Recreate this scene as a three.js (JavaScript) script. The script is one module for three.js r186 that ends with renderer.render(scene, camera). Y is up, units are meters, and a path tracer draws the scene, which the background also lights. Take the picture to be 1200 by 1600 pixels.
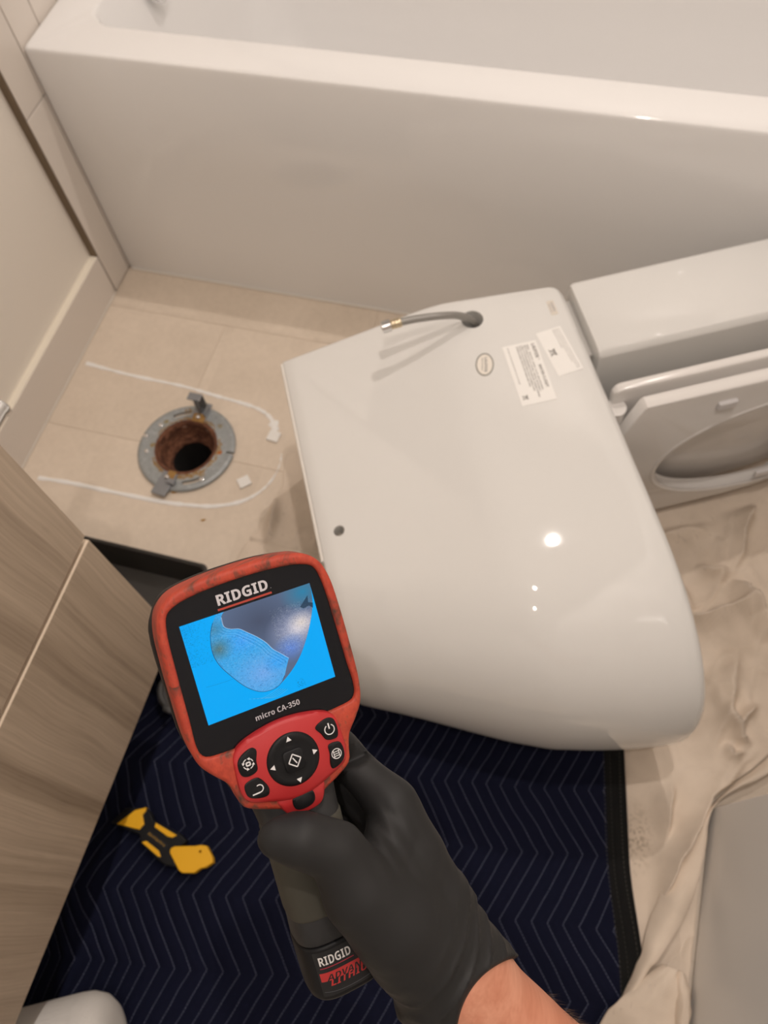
import * as THREE from 'three';
import { RoundedBoxGeometry } from 'three/addons/geometries/RoundedBoxGeometry.js';
import { mergeGeometries, mergeVertices, toCreasedNormals } from 'three/addons/utils/BufferGeometryUtils.js';
import { RectAreaLightUniformsLib } from 'three/addons/lights/RectAreaLightUniformsLib.js';
import { Brush, Evaluator, SUBTRACTION } from 'three-bvh-csg';

// ------------------------------------------------------------------ camera, light, exposure
const renderer = new THREE.WebGLRenderer({ antialias: true });
renderer.toneMapping = THREE.LinearToneMapping;
renderer.toneMappingExposure = 1.0;
renderer.shadowMap.enabled = true;
RectAreaLightUniformsLib.init();
const scene = new THREE.Scene();
scene.background = new THREE.Color(0x000000);
const camera = new THREE.PerspectiveCamera(2 * Math.atan(800 / 1300) * 180 / Math.PI, 0.75, 0.02, 20);
camera.position.set(0.9778, 1.3147, 1.0599);
{
  const b = new THREE.Matrix4().makeBasis(new THREE.Vector3(0.9599, -0.0784, -0.2693), new THREE.Vector3(-0.2065, 0.452, -0.8678), new THREE.Vector3(0.1898, 0.8886, 0.4177));
  camera.quaternion.setFromRotationMatrix(b).normalize();
}
camera.focus = 0.47; camera.userData.fStop = 11;
const LAMPS = [[1.02, 1.2], [1.02, 0.6], [1.0, -0.31]];   // the row of ceiling downlights (x, z)
const LAMP_Y = 2.4, LAMP_POWER = [1.5, 2.5, 2.9];
const LAMP_COLOR = new THREE.Color().setRGB(1.0, 0.9, 0.83);

// ------------------------------------------------------------------ helpers
const { PI, sin, cos, sqrt, abs, min, max, floor, hypot, pow, exp, sign } = Math;
let seed = 12345;
const rnd = () => { seed = (seed * 1664525 + 1013904223) >>> 0; return seed / 4294967296; };
const V3 = (x, y, z) => new THREE.Vector3(x, y, z);
const clamp = (x, a, b) => min(b, max(a, x));
const lerp = (a, b, t) => a + (b - a) * t;
const sstep = (a, b, x) => { const t = clamp((x - a) / (b - a), 0, 1); return t * t * (3 - 2 * t); };
const hash = (x, y, s = 0) => { let h = (x * 374761393 + y * 668265263 + s * 974634777) | 0; h = Math.imul(h ^ (h >>> 13), 1274126177); h ^= h >>> 16; return (h >>> 0) / 4294967296; };
function vnoise(x, y, s = 0) {
  const i = floor(x), j = floor(y), f = x - i, g = y - j, u = f * f * (3 - 2 * f), v = g * g * (3 - 2 * g);
  return lerp(lerp(hash(i, j, s), hash(i + 1, j, s), u), lerp(hash(i, j + 1, s), hash(i + 1, j + 1, s), u), v) * 2 - 1;
}
const fbm = (x, y, o = 4, s = 0) => { let a = 0.5, r = 0; for (let k = 0; k < o; k++) { r += a * vnoise(x, y, s + k * 17); x *= 2.03; y *= 2.03; a *= 0.5; } return r; };
function interp(tab, x) {
  if (x <= tab[0][0]) return tab[0][1];
  for (let i = 1; i < tab.length; i++) if (x <= tab[i][0]) return lerp(tab[i - 1][1], tab[i][1], (x - tab[i - 1][0]) / (tab[i][0] - tab[i - 1][0]));
  return tab[tab.length - 1][1];
}
const used = {};
const numbered = (n) => { used[n] = (used[n] ?? -1) + 1; return used[n] ? `${n}_${String(used[n]).padStart(3, '0')}` : n; };
function mesh(name, geo, mat, parent) {
  const m = new THREE.Mesh(geo, mat); m.name = parent ? name : numbered(name); m.castShadow = m.receiveShadow = true;
  (parent || scene).add(m); return m;
}
function thing(name, label, category, pos = [0, 0, 0], group) {
  const o = new THREE.Group(); o.name = numbered(name); o.position.set(...pos); o.userData = { label, category };
  if (group) o.userData.group = group;
  scene.add(o); return o;
}
function tag(o, label, category, group) { o.userData = { label, category }; if (group) o.userData.group = group; return o; }
function struct(name, geo, mat) { const m = mesh(name, geo, mat); m.userData.kind = 'structure'; return m; }
const box = (x0, x1, y0, y1, z0, z1) => new THREE.BoxGeometry(x1 - x0, y1 - y0, z1 - z0).translate((x0 + x1) / 2, (y0 + y1) / 2, (z0 + z1) / 2);
const rbox = (x0, x1, y0, y1, z0, z1, r, s = 3) => new RoundedBoxGeometry(x1 - x0, y1 - y0, z1 - z0, s, r).translate((x0 + x1) / 2, (y0 + y1) / 2, (z0 + z1) / 2);
const merge = (l) => mergeGeometries(l.map((g) => { const n = g.index ? g.toNonIndexed() : g; for (const k of Object.keys(n.attributes)) if (!['position', 'normal', 'uv'].includes(k)) n.deleteAttribute(k); return n; }));
function uvFrom(geo, f) {
  const p = geo.attributes.position, a = new Float32Array(p.count * 2);
  for (let i = 0; i < p.count; i++) { const r = f(p.getX(i), p.getY(i), p.getZ(i)); a[2 * i] = r[0]; a[2 * i + 1] = r[1]; }
  geo.setAttribute('uv', new THREE.BufferAttribute(a, 2)); return geo;
}
function tube(pts, r, seg = 60, rad = 10, closed = false) { return new THREE.TubeGeometry(new THREE.CatmullRomCurve3(pts.map((p) => V3(...p)), closed), seg, r, rad, closed); }
function tex(w, h, f, { srgb = true, rx = 1, ry = 1 } = {}) {   // f(x, y) -> [r, g, b] 0..255
  const d = new Uint8Array(w * h * 4);
  for (let j = 0; j < h; j++) for (let i = 0; i < w; i++) { const c = f(i / w, j / h), k = 4 * (j * w + i); d[k] = clamp(c[0], 0, 255); d[k + 1] = clamp(c[1], 0, 255); d[k + 2] = clamp(c[2], 0, 255); d[k + 3] = 255; }
  const t = new THREE.DataTexture(d, w, h); t.magFilter = THREE.LinearFilter; t.minFilter = THREE.LinearMipmapLinearFilter; t.generateMipmaps = true;
  t.wrapS = t.wrapT = THREE.RepeatWrapping; if (srgb) t.colorSpace = THREE.SRGBColorSpace; t.repeat.set(rx, ry); t.needsUpdate = true; return t;
}
function canvasTex(w, h, draw, srgb = true) {
  const c = document.createElement('canvas'); c.width = w; c.height = h; const g = c.getContext('2d'); draw(g, w, h);
  const t = new THREE.CanvasTexture(c); if (srgb) t.colorSpace = THREE.SRGBColorSpace; return t;
}
const grey = (v) => [v, v, v];
const std = (o) => new THREE.MeshStandardMaterial(o);
const phys = (o) => new THREE.MeshPhysicalMaterial(o);
const lin = (r, g, b) => new THREE.Color().setRGB(r, g, b);
// closed surface through rings of equally many points; ends are fans to given points
function loft(rings, { capA, capB, crease = 0.7 } = {}) {
  const M = rings[0].length, pos = [], idx = [];
  for (const r of rings) for (const p of r) pos.push(p[0], p[1], p[2]);
  for (let k = 0; k + 1 < rings.length; k++) for (let i = 0; i < M; i++) { const a = k * M + i, b = k * M + (i + 1) % M, c = a + M, d = b + M; idx.push(a, b, d, a, d, c); }
  if (capA) { const n = pos.length / 3; pos.push(...capA); for (let i = 0; i < M; i++) idx.push(n, (i + 1) % M, i); }
  if (capB) { const n = pos.length / 3, o = (rings.length - 1) * M; pos.push(...capB); for (let i = 0; i < M; i++) idx.push(n, o + i, o + (i + 1) % M); }
  let g = new THREE.BufferGeometry(); g.setAttribute('position', new THREE.Float32BufferAttribute(pos, 3)); g.setIndex(idx);
  g = mergeVertices(g, 1e-6); g = toCreasedNormals(g, crease);
  return uvFrom(g, (x, y, z) => [x + z * 0.5, y + z * 0.5]);
}
function flipIfInside(g) {   // make faces point outward by signed volume
  const p = g.attributes.position, ix = g.index; let v = 0; const n = ix ? ix.count : p.count, at = (k) => (ix ? ix.getX(k) : k);
  const a = V3(), b = V3(), c = V3();
  for (let i = 0; i < n; i += 3) { a.fromBufferAttribute(p, at(i)); b.fromBufferAttribute(p, at(i + 1)); c.fromBufferAttribute(p, at(i + 2)); v += a.dot(b.cross(c)); }
  if (v < 0) {
    if (ix) { for (let i = 0; i < n; i += 3) { const t = ix.getX(i); ix.setX(i, ix.getX(i + 1)); ix.setX(i + 1, t); } } else for (const k of Object.keys(g.attributes)) {
      const A = g.attributes[k], s = A.itemSize; for (let i = 0; i < n; i += 3) for (let q = 0; q < s; q++) { const t = A.array[i * s + q]; A.array[i * s + q] = A.array[(i + 1) * s + q]; A.array[(i + 1) * s + q] = t; }
    }
    if (g.attributes.normal) for (let i = 0; i < g.attributes.normal.array.length; i++) g.attributes.normal.array[i] *= -1;
  }
  return g;
}
function cut(geo, ...tools) {
  const ev = new Evaluator(); ev.useGroups = false; let a = new Brush(geo); a.updateMatrixWorld();
  for (const t of tools) { const b = new Brush(t); b.updateMatrixWorld(); a = ev.evaluate(a, b, SUBTRACTION); }
  return a.geometry;
}
// naive surface nets for a signed distance field f(x, y, z)
function nets(f, lo, hi, cell) {
  const n = [0, 1, 2].map((k) => Math.ceil((hi[k] - lo[k]) / cell) + 1), [nx, ny, nz] = n, F = new Float32Array(nx * ny * nz);
  for (let k = 0, q = 0; k < nz; k++) for (let j = 0; j < ny; j++) for (let i = 0; i < nx; i++) F[q++] = f(lo[0] + i * cell, lo[1] + j * cell, lo[2] + k * cell);
  const at = (i, j, k) => i + nx * (j + ny * k), vid = new Int32Array(nx * ny * nz).fill(-1), pos = [], idx = [];
  const C = [[0, 0, 0], [1, 0, 0], [0, 1, 0], [1, 1, 0], [0, 0, 1], [1, 0, 1], [0, 1, 1], [1, 1, 1]], E = [[0, 1], [2, 3], [4, 5], [6, 7], [0, 2], [1, 3], [4, 6], [5, 7], [0, 4], [1, 5], [2, 6], [3, 7]];
  for (let k = 0; k + 1 < nz; k++) for (let j = 0; j + 1 < ny; j++) for (let i = 0; i + 1 < nx; i++) {
    const v = C.map((c) => F[at(i + c[0], j + c[1], k + c[2])]); let m = 0; for (const x of v) if (x < 0) m++;
    if (m === 0 || m === 8) continue;
    let s = [0, 0, 0], c = 0;
    for (const [a, b] of E) if ((v[a] < 0) !== (v[b] < 0)) { const t = v[a] / (v[a] - v[b]); for (let q = 0; q < 3; q++) s[q] += lerp(C[a][q], C[b][q], t); c++; }
    vid[at(i, j, k)] = pos.length / 3; pos.push(lo[0] + (i + s[0] / c) * cell, lo[1] + (j + s[1] / c) * cell, lo[2] + (k + s[2] / c) * cell);
  }
  const quad = (a, b, c, d, fl) => { if (a < 0 || b < 0 || c < 0 || d < 0) return; if (fl) idx.push(a, b, c, a, c, d); else idx.push(a, c, b, a, d, c); };
  for (let k = 1; k + 1 < nz; k++) for (let j = 1; j + 1 < ny; j++) for (let i = 1; i + 1 < nx; i++) {
    const o = F[at(i, j, k)] < 0;
    if (o !== F[at(i + 1, j, k)] < 0) quad(vid[at(i, j - 1, k - 1)], vid[at(i, j, k - 1)], vid[at(i, j, k)], vid[at(i, j - 1, k)], o);
    if (o !== F[at(i, j + 1, k)] < 0) quad(vid[at(i - 1, j, k - 1)], vid[at(i - 1, j, k)], vid[at(i, j, k)], vid[at(i, j, k - 1)], o);
    if (o !== F[at(i, j, k + 1)] < 0) quad(vid[at(i - 1, j - 1, k)], vid[at(i, j - 1, k)], vid[at(i, j, k)], vid[at(i - 1, j, k)], o);
  }
  const g = new THREE.BufferGeometry(), N = new Float32Array(pos.length), h = cell * 0.7;
  for (let i = 0; i < pos.length; i += 3) {
    const [x, y, z] = [pos[i], pos[i + 1], pos[i + 2]], a = f(x + h, y, z) - f(x - h, y, z), b = f(x, y + h, z) - f(x, y - h, z), c = f(x, y, z + h) - f(x, y, z - h), l = hypot(a, b, c) || 1;
    N[i] = a / l; N[i + 1] = b / l; N[i + 2] = c / l;
  }
  g.setAttribute('position', new THREE.Float32BufferAttribute(pos, 3)); g.setAttribute('normal', new THREE.BufferAttribute(N, 3)); g.setIndex(idx);
  return uvFrom(g, (x, y, z) => [x + z * 0.3, y + z * 0.3]);
}

// ------------------------------------------------------------------ materials
const ceramic = phys({ color: lin(0.77, 0.76, 0.735), roughness: 0.035 });
const acrylic = phys({ color: lin(0.89, 0.88, 0.87), roughness: 0.06 });
const paint = std({ color: lin(0.86, 0.8, 0.72), roughness: 0.6 });
const whitePaint = std({ color: lin(0.8, 0.78, 0.75), roughness: 0.6 });
const chrome = std({ color: lin(0.8, 0.8, 0.8), metalness: 1, roughness: 0.14 });
const blackPlastic = phys({ color: lin(0.012, 0.012, 0.013), roughness: 0.5, specularIntensity: 0.5 });
const deviceBlack = phys({ color: lin(0.008, 0.008, 0.009), roughness: 0.5, specularIntensity: 0.45 });
const whitePrint = std({ color: lin(0.78, 0.76, 0.76), roughness: 0.6 });
const wallTileMats = [0, 1, 2].map((k) => phys({ color: lin(0.78 - 0.02 * k, 0.715 - 0.02 * k, 0.65 - 0.02 * k), roughness: 0.28 }));
const grout = std({ color: lin(0.13, 0.1, 0.075), roughness: 0.9 });
const floorTex = [0, 1, 2].map((k) => tex(256, 256, (x, y) => { const n = fbm(x * 6 + k * 9, y * 6, 4, k) * 10 + fbm(x * 60, y * 60, 2, 9 + k) * 7; return [227 + n * 0.8, 212 + n * 0.8, 194 + n * 0.8]; }));
const floorMats = floorTex.map((t) => std({ map: t, roughness: 0.42 }));

// ------------------------------------------------------------------ the setting
const X1 = 1.62, Z0 = -0.76, Z1 = 2.1, H = 2.45, T = 0.1;
const holeTool = () => new THREE.CylinderGeometry(0.052, 0.052, 0.5, 48).translate(0.298, -0.1, 0.4);
{
  // floor: slab with the drain opening, tiles laid on it one by one
  const slab = struct('floor', cut(box(-T, X1 + T, -0.12, -0.0012, Z0 - T, Z1 + T), holeTool()), std({ color: lin(0.72, 0.61, 0.5), roughness: 0.85 }));
  const tw = 0.6, td = 0.3, g = 0.0004; let n = 0;
  for (let r = -2; r < 6; r++) {
    const z0 = max(0.405 + td * (r - 1), 0.0), z1 = min(0.405 + td * r, Z1); if (z1 <= z0 + 0.01) continue;
    const off = 0.265 - tw + (r & 1 ? 0.3 : 0);
    for (let c = -1; c < 4; c++) {
      const x0 = max(off + tw * c, 0), x1 = min(off + tw * (c + 1), X1); if (x1 <= x0 + 0.01) continue;
      let t = rbox(x0 + g, x1 - g, -0.004, 0, z0 + g, z1 - g, 0.0003, 1);
      uvFrom(t, (x, y, z) => [x * 2.2 + c * 0.37, z * 2.2 + r * 0.21]);
      if (x0 < 0.36 && x1 > 0.24 && z0 < 0.46 && z1 > 0.34) t = cut(t, holeTool());
      mesh('tile', t, floorMats[n++ % 3], slab);
    }
  }
  struct('ceiling', box(-T, X1 + T, H, H + T, Z0 - T, Z1 + T), whitePaint);
  struct('wall_back', box(-T, X1 + T, 0, H, Z0 - T, Z0), whitePaint);
  struct('wall_front', box(-T, X1 + T, 0, H, Z1, Z1 + T), whitePaint);
  struct('wall_right', box(1.47, X1 + T, 0, H, 0.06, Z1), whitePaint);
  struct('wall_alcove', box(X1, X1 + T, 0, H, Z0, 0.06), whitePaint);
  // left wall: painted board set back behind the tile edge, tiled strip beside the tub
  const wl = struct('wall_left', box(-T, -0.016, 0, H, 0.067, Z1), paint);
  const bed = mesh('tile_bed', box(-T, -0.0025, 0, H, Z0, 0.0685), grout, wl);
  const w = 0.066, hgt = 0.3; let n2 = 0;
  for (let c = 0; c < 12; c++) for (let r = 0; r < 4; r++) {
    const z1 = 0.0675 - w * c, z0 = max(z1 - w, Z0), y0 = r ? 0.415 + hgt * (r - 1) : 0.001, y1 = r ? y0 + hgt : 0.415;
    mesh('tile', rbox(-0.009, 0, y0 + 0.0011, y1 - 0.0011, z0 + 0.0011, z1 - 0.0011, 0.0008, 1), wallTileMats[(n2 = (n2 * 7 + 3) % 11) % 3], bed);
  }
  mesh('edge_trim', box(-0.016, -0.0005, 0.104, H, 0.0675, 0.0705), std({ color: lin(0.2, 0.15, 0.1), roughness: 0.4, metalness: 0.6 }), wl);
  const bb = struct('baseboard_left', rbox(-0.016, 0.0, 0.0015, 0.103, 0.0695, 1.9, 0.0012, 2), wallTileMats[1]);
  mesh('ledge', rbox(-0.016, -0.0004, 0.1025, 0.1045, 0.0705, 1.9, 0.0008, 1), std({ color: lin(0.9, 0.83, 0.7), roughness: 0.6 }), bb);
  mesh('sealant', tube([[0.001, 0.002, 0.07], [0.001, 0.002, 0.4], [0.001, 0.002, 0.8]], 0.0022, 20, 6), std({ color: lin(0.72, 0.66, 0.58), roughness: 0.5 }), bb);
}
{
  const p = thing('panel', 'smooth light grey panel leaning beside the bunched drop cloth', 'panel', [1.293, 0.006, 0.8]);
  p.rotation.z = -7 * PI / 180;
  mesh('board', rbox(0, 0.018, 0, 1.16, 0, 0.7, 0.0025, 2), std({ color: lin(0.92, 0.9, 0.87), roughness: 0.28 }), p);
  mesh('bottom_seal', rbox(0.003, 0.015, -0.004, 0.001, 0.004, 0.696, 0.001, 1), std({ color: lin(0.05, 0.045, 0.04), roughness: 0.8 }), p);
}

// ceiling downlights
LAMPS.forEach(([x, z], i) => {
  const o = thing('downlight', ['round ceiling downlight farthest from the bathtub', 'round ceiling downlight above the middle of the floor', 'round ceiling downlight above the bathtub'][i], 'light', [x, H, z]);
  mesh('trim_ring', new THREE.LatheGeometry([[0.022, -0.002], [0.05, -0.006], [0.052, -0.001], [0.052, 0], [0.022, 0]].map((p) => new THREE.Vector2(...p)), 40), whitePaint, o);
  mesh('lamp_glow', new THREE.CylinderGeometry(0.022, 0.022, 0.003, 32).translate(0, -0.0015, 0), std({ color: 0x000000, emissive: LAMP_COLOR, emissiveIntensity: 5 }), o);
  const l = new THREE.SpotLight(LAMP_COLOR, LAMP_POWER[i], 0, 1.3, 0.5, 2);
  l.position.set(0, LAMP_Y - H, 0); l.target.position.set(0, -2, 0); l.castShadow = true; l.shadow.radius = 0.9; l.shadow.mapSize.set(2048, 2048); l.shadow.bias = -0.0005;
  o.add(l); o.add(l.target);
});

// ------------------------------------------------------------------ bathtub
function rrect(x0, x1, z0, z1, r, y, nc = 8, ns = 10) {
  const out = [], C = [[x1 - r, z1 - r, 0], [x0 + r, z1 - r, PI / 2], [x0 + r, z0 + r, PI], [x1 - r, z0 + r, 1.5 * PI]];
  for (let k = 0; k < 4; k++) {
    const [cx, cz, a] = C[k];
    for (let i = 0; i <= nc; i++) { const t = a + PI / 2 * i / nc; out.push([cx + r * cos(t), y, cz + r * sin(t)]); }
    const [nx, nz, na] = C[(k + 1) % 4], p = out[out.length - 1], q = [nx + r * cos(na), nz + r * sin(na)];
    for (let i = 1; i < ns; i++) out.push([lerp(p[0], q[0], i / ns), y, lerp(p[2], q[1], i / ns)]);
  }
  return out;
}
{
  const TH = 0.503, rings = [], L = 0.0015, R = 1.6, B = Z0 + 0.001, F = 0;
  const outer = (i, y, r = 0.006) => rings.push(rrect(L + i, R - i, B + i, F - i, r, y));
  outer(0, 0.002); outer(0, 0.1); outer(0, 0.3); outer(0, TH - 0.009);
  for (let k = 1; k <= 5; k++) { const a = PI / 2 * k / 5; outer(0.009 * (1 - cos(a)), TH - 0.009 + 0.009 * sin(a)); }
  const inner = (i, y, r) => rings.push(rrect(0.076 + i * 1.0, R - 0.09 - i * 2.2, B + 0.07 + i, F - 0.069 - i, r, y));
  for (let k = 0; k <= 5; k++) { const a = PI / 2 * k / 5; inner(0.008 * sin(a), TH - 0.008 * (1 - cos(a)), 0.05); }
  inner(0.02, 0.4, 0.06); inner(0.04, 0.25, 0.075); inner(0.055, 0.15, 0.09); inner(0.075, 0.11, 0.1); inner(0.11, 0.095, 0.1); inner(0.2, 0.09, 0.08);
  const tub = mesh('bathtub', flipIfInside(loft(rings, { capA: [0.8, 0.002, -0.38], capB: [0.8, 0.088, -0.38], crease: 0.5 })), acrylic);
  tag(tub, 'white rectangular bathtub with flat glossy apron along the back wall', 'bathtub');
  const ov = mesh('overflow_cover', new THREE.LatheGeometry([[0, 0.012], [0.018, 0.012], [0.022, 0.009], [0.022, 0]].map((p) => new THREE.Vector2(...p)), 32), chrome, tub);
  ov.position.set(0.103, 0.44, -0.27); ov.rotation.z = -1.2;
}
tag(mesh('caulk_bead', tube([[0.01, 0.002, 0.002], [0.4, 0.002, 0.002], [0.8, 0.002, 0.002], [1.5, 0.002, 0.002]], 0.0026, 30, 6), std({ color: lin(0.8, 0.75, 0.68), roughness: 0.5 })), 'thin white caulk line where bathtub apron meets the tiles', 'caulk');

// ------------------------------------------------------------------ vanity
{
  const vx = 0.519, z0 = 0.8027, z1 = 1.7, vb = 0.25;
  const v = thing('vanity_cabinet', 'wood veneer wall hung vanity cabinet with two drawers', 'cabinet', [0.26, vb, 1.25]);
  const loc = (g) => g.translate(-0.26, -vb, -1.25);
  const wood = tex(2048, 1024, (u, y) => {
    const X = u * 0.95, Y = y * 0.62, wv = fbm(X * 3, Y * 2.2, 3, 4) * 0.016 + fbm(X * 12, Y * 9, 2, 7) * 0.004, q = X + wv;
    const band = fbm(q * 38, Y * 0.9, 3, 21), mid = fbm(q * 130, Y * 2.0, 3, 31), fine = fbm(q * 620, Y * 9, 2, 41), pore = vnoise(q * 900, Y * 26, 51);
    const dark = pow(clamp(0.5 - band * 1.3, 0, 1), 3) * 18;
    const t = band * 10 + mid * 12 + fine * 15 - (pore > 0.62 ? 14 * (pore - 0.4) : 0) - dark;
    return [186 + t, 167 + t * 0.98, 146 + t * 0.94];
  });
  const woodM = std({ map: wood, roughness: 0.48 });
  const edge = std({ color: lin(0.85, 0.7, 0.54), roughness: 0.5 }), inside = std({ color: lin(0.25, 0.19, 0.13), roughness: 0.7 });
  const wuv = (g) => uvFrom(g, (x, y, z) => [(z - z0 + (x - vx) * 1.0) / 0.95, (y - 0.24) / 0.62]);
  mesh('carcass', loc(box(0.002, vx - 0.0205, vb, 0.815, z0, z1)), woodM, v);
  for (const [a, b] of [[vb, 0.5465], [0.5565, 0.812]]) {
    const dr = mesh('drawer_front', loc(wuv(rbox(vx - 0.02, vx, a, b, z0, z1, 0.0008, 1))), woodM, v);
    mesh('edge_band', loc(box(vx - 0.0195, vx - 0.0004, b - 0.0002, b + 0.0004, z0 + 0.001, z1 - 0.001)), edge, dr);
  }
  mesh('countertop', loc(rbox(0.002, vx + 0.008, 0.816, 0.846, z0 - 0.004, z1 + 0.004, 0.004, 2)), ceramic, v);
}
// chrome paper holder on the side of the vanity
{
  const h = thing('paper_holder', 'chrome toilet paper holder arm beside the wooden vanity', 'paper holder', [0.345, 0.553, 0.8]);
  mesh('arm', new THREE.LatheGeometry([[0, -0.13], [0.012, -0.13], [0.0145, -0.128], [0.0145, -0.122], [0.013, -0.12], [0.013, 0], [0, 0]].map((p) => new THREE.Vector2(...p)), 36).rotateX(PI / 2), chrome, h);
  mesh('backplate', rbox(-0.03, 0.03, -0.025, 0.025, -0.006, 0.002, 0.002), chrome, h);
}

// ------------------------------------------------------------------ closet flange and drain in the floor
{
  const R = 0.0935, f = thing('closet_flange', 'rusty grey metal toilet flange around the open floor drain', 'flange', [0.298, 0, 0.4]);
  const metalTex = canvasTex(1024, 1024, (g, w) => {
    g.fillStyle = '#a3a7a8'; g.fillRect(0, 0, w, w);
    for (let i = 0; i < 5000; i++) { const s = 3 + rnd() * 16, v = 128 + rnd() * 85; g.fillStyle = `rgba(${v},${v + 3},${v + 5},0.16)`; g.beginPath(); g.ellipse(rnd() * w, rnd() * w, s, s * (0.3 + rnd()), rnd() * 3, 0, 7); g.fill(); }
    const blot = (cx, cy, r, col, n) => { for (let i = 0; i < n; i++) { const a = rnd() * 6.28, q = r * sqrt(rnd()); g.fillStyle = col; g.beginPath(); g.ellipse(cx + cos(a) * q, cy + sin(a) * q, 3 + rnd() * 9, 2 + rnd() * 6, rnd() * 3, 0, 7); g.fill(); } };
    const P = (ang, rr) => [w / 2 + cos(ang) * rr * w / 2, w / 2 + sin(ang) * rr * w / 2];
    for (let a = 0; a < 6.28; a += 0.05) { const m = max(0, fbm(a * 1.7 + 3, 2.2, 3, 5) + 0.25); if (m > 0.1) blot(...P(a, 0.66 + 0.05 * rnd()), 22 * m + 6, 'rgba(150,105,40,0.3)', 26 * m); }
    for (const [a, r, s, c] of [[0.05, 0.72, 22, 'rgba(176,98,28,0.6)'], [-0.75, 0.75, 30, 'rgba(160,110,40,0.4)'], [2.5, 0.8, 26, 'rgba(150,125,60,0.35)'], [1.9, 0.85, 40, 'rgba(158,104,36,0.5)'], [-1.6, 0.86, 46, 'rgba(150,92,30,0.4)'], [0.9, 0.8, 30, 'rgba(140,110,50,0.3)'], [3.3, 0.7, 24, 'rgba(160,120,40,0.4)']]) blot(...P(a, r), s, c, 36);
  });
  const metal = std({ map: metalTex, metalness: 0.35, roughness: 0.5 });
  const ruv = (g) => uvFrom(g, (x, y, z) => [x / (2 * R) + 0.5, z / (2 * R) + 0.5]);
  let ring = new THREE.LatheGeometry([[0.056, 0.0012], [R - 0.002, 0.0012], [R, 0.003], [R, 0.006], [R - 0.004, 0.0085], [R - 0.010, 0.0085], [R - 0.013, 0.0075], [0.066, 0.0075], [0.061, 0.0095], [0.056, 0.0095], [0.056, 0.0012]].map((p) => new THREE.Vector2(...p)), 96);
  const slot = (ang, r, len, wid) => { const l = []; for (let i = -5; i <= 5; i++) { const a = ang + i / 10 * len; l.push(new THREE.CylinderGeometry(wid, wid, 0.03, 10).translate(cos(a) * r, 0.006, sin(a) * r)); } return l; };
  const notch = (ang) => [new THREE.BoxGeometry(0.019, 0.03, 0.005).translate(R - 0.004, 0.006, 0).rotateY(-ang)];
  ring = cut(ring, ...slot(-2.05, 0.077, 0.36, 0.0042), ...slot(1.05, 0.077, 0.4, 0.0042), ...notch(-0.08), ...notch(3.22));
  mesh('flange_ring', ruv(ring), metal, f);
  const rust = tex(512, 256, (x, y) => { const n = fbm(x * 26, y * 14, 4, 2), m = fbm(x * 60, y * 40, 3, 8); const t = n * 60 + m * 46; return [112 + t, 72 + t * 0.78, 52 + t * 0.62]; });
  const rustM = std({ map: rust, bumpMap: rust, bumpScale: 0.004, roughness: 0.9, side: THREE.DoubleSide });
  const lp = [[0.0605, 0.0098], [0.056, 0.010], [0.0525, 0.006], [0.0505, -0.006], [0.049, -0.02], [0.044, -0.03], [0.0395, -0.034], [0.0385, -0.04]].map((p) => new THREE.Vector2(...p));
  const lin0 = new THREE.LatheGeometry(lp, 72), q = lin0.attributes.position;
  for (let i = 0; i < q.count; i++) { const x = q.getX(i), z = q.getZ(i), a = Math.atan2(z, x), r = hypot(x, z), k = 1 + 0.05 * fbm(a * 5 + 20, q.getY(i) * 160, 3, 3) * (q.getY(i) < 0.005 ? 1 : 0.4); q.setX(i, cos(a) * r * k); q.setZ(i, sin(a) * r * k); }
  const lg = mergeVertices(lin0.deleteAttribute('normal'), 1e-5); lg.computeVertexNormals();
  mesh('rusted_lining', lg, rustM, f).userData.label = 'flaking brown rust lining the drain throat';
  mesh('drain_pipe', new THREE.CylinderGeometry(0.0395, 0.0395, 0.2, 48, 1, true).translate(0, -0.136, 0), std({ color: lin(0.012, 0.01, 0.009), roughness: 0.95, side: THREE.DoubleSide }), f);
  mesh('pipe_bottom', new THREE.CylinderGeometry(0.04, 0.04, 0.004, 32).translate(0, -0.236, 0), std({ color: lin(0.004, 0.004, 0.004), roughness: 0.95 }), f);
  // two upright slip brackets with bolt heads
  const steel = std({ color: lin(0.3, 0.31, 0.33), metalness: 0.6, roughness: 0.4 });
  const rusty = std({ color: lin(0.36, 0.2, 0.06), roughness: 0.85 });
  const bracket = (ang, standing) => {
    const s = [], r = 0.078, put = (g) => s.push(g);
    put(rbox(r - 0.018, r + 0.022, 0.0085, 0.0115, -0.015, 0.015, 0.001, 1));
    if (standing) { put(rbox(r + 0.008, r + 0.0105, 0.0115, 0.06, -0.0135, 0.0135, 0.001, 1)); put(rbox(r - 0.006, r + 0.0105, 0.058, 0.0605, -0.013, 0.013, 0.001, 1)); put(rbox(r - 0.01, r + 0.010, 0.010, 0.024, 0.0115, 0.0138, 0.0008, 1)); put(new THREE.CylinderGeometry(0.0035, 0.0035, 0.04, 12).translate(r - 0.002, 0.03, 0)); } else { put(rbox(r + 0.0, r + 0.032, 0.0115, 0.0135, -0.0145, 0.0145, 0.001, 1)); put(rbox(r - 0.004, r + 0.006, 0.011, 0.019, -0.02, -0.004, 0.001, 1)); }
    const m = mesh('slip_bracket', merge(s).rotateY(-ang), steel, f);
    mesh('bolt_head', new THREE.LatheGeometry([[0, 0.006], [0.003, 0.0055], [0.0048, 0.003], [0.005, 0]].map((p) => new THREE.Vector2(...p)), 16).translate(r - (standing ? 0.013 : 0.006), 0.0115, 0).rotateY(-ang), chrome, m);
    mesh('rust_flake', rbox(r - 0.022, r - 0.004, 0.0086, 0.0122, -0.012, standing ? 0.014 : 0.004, 0.001, 1).rotateY(-ang), rusty, m);
  };
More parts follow.
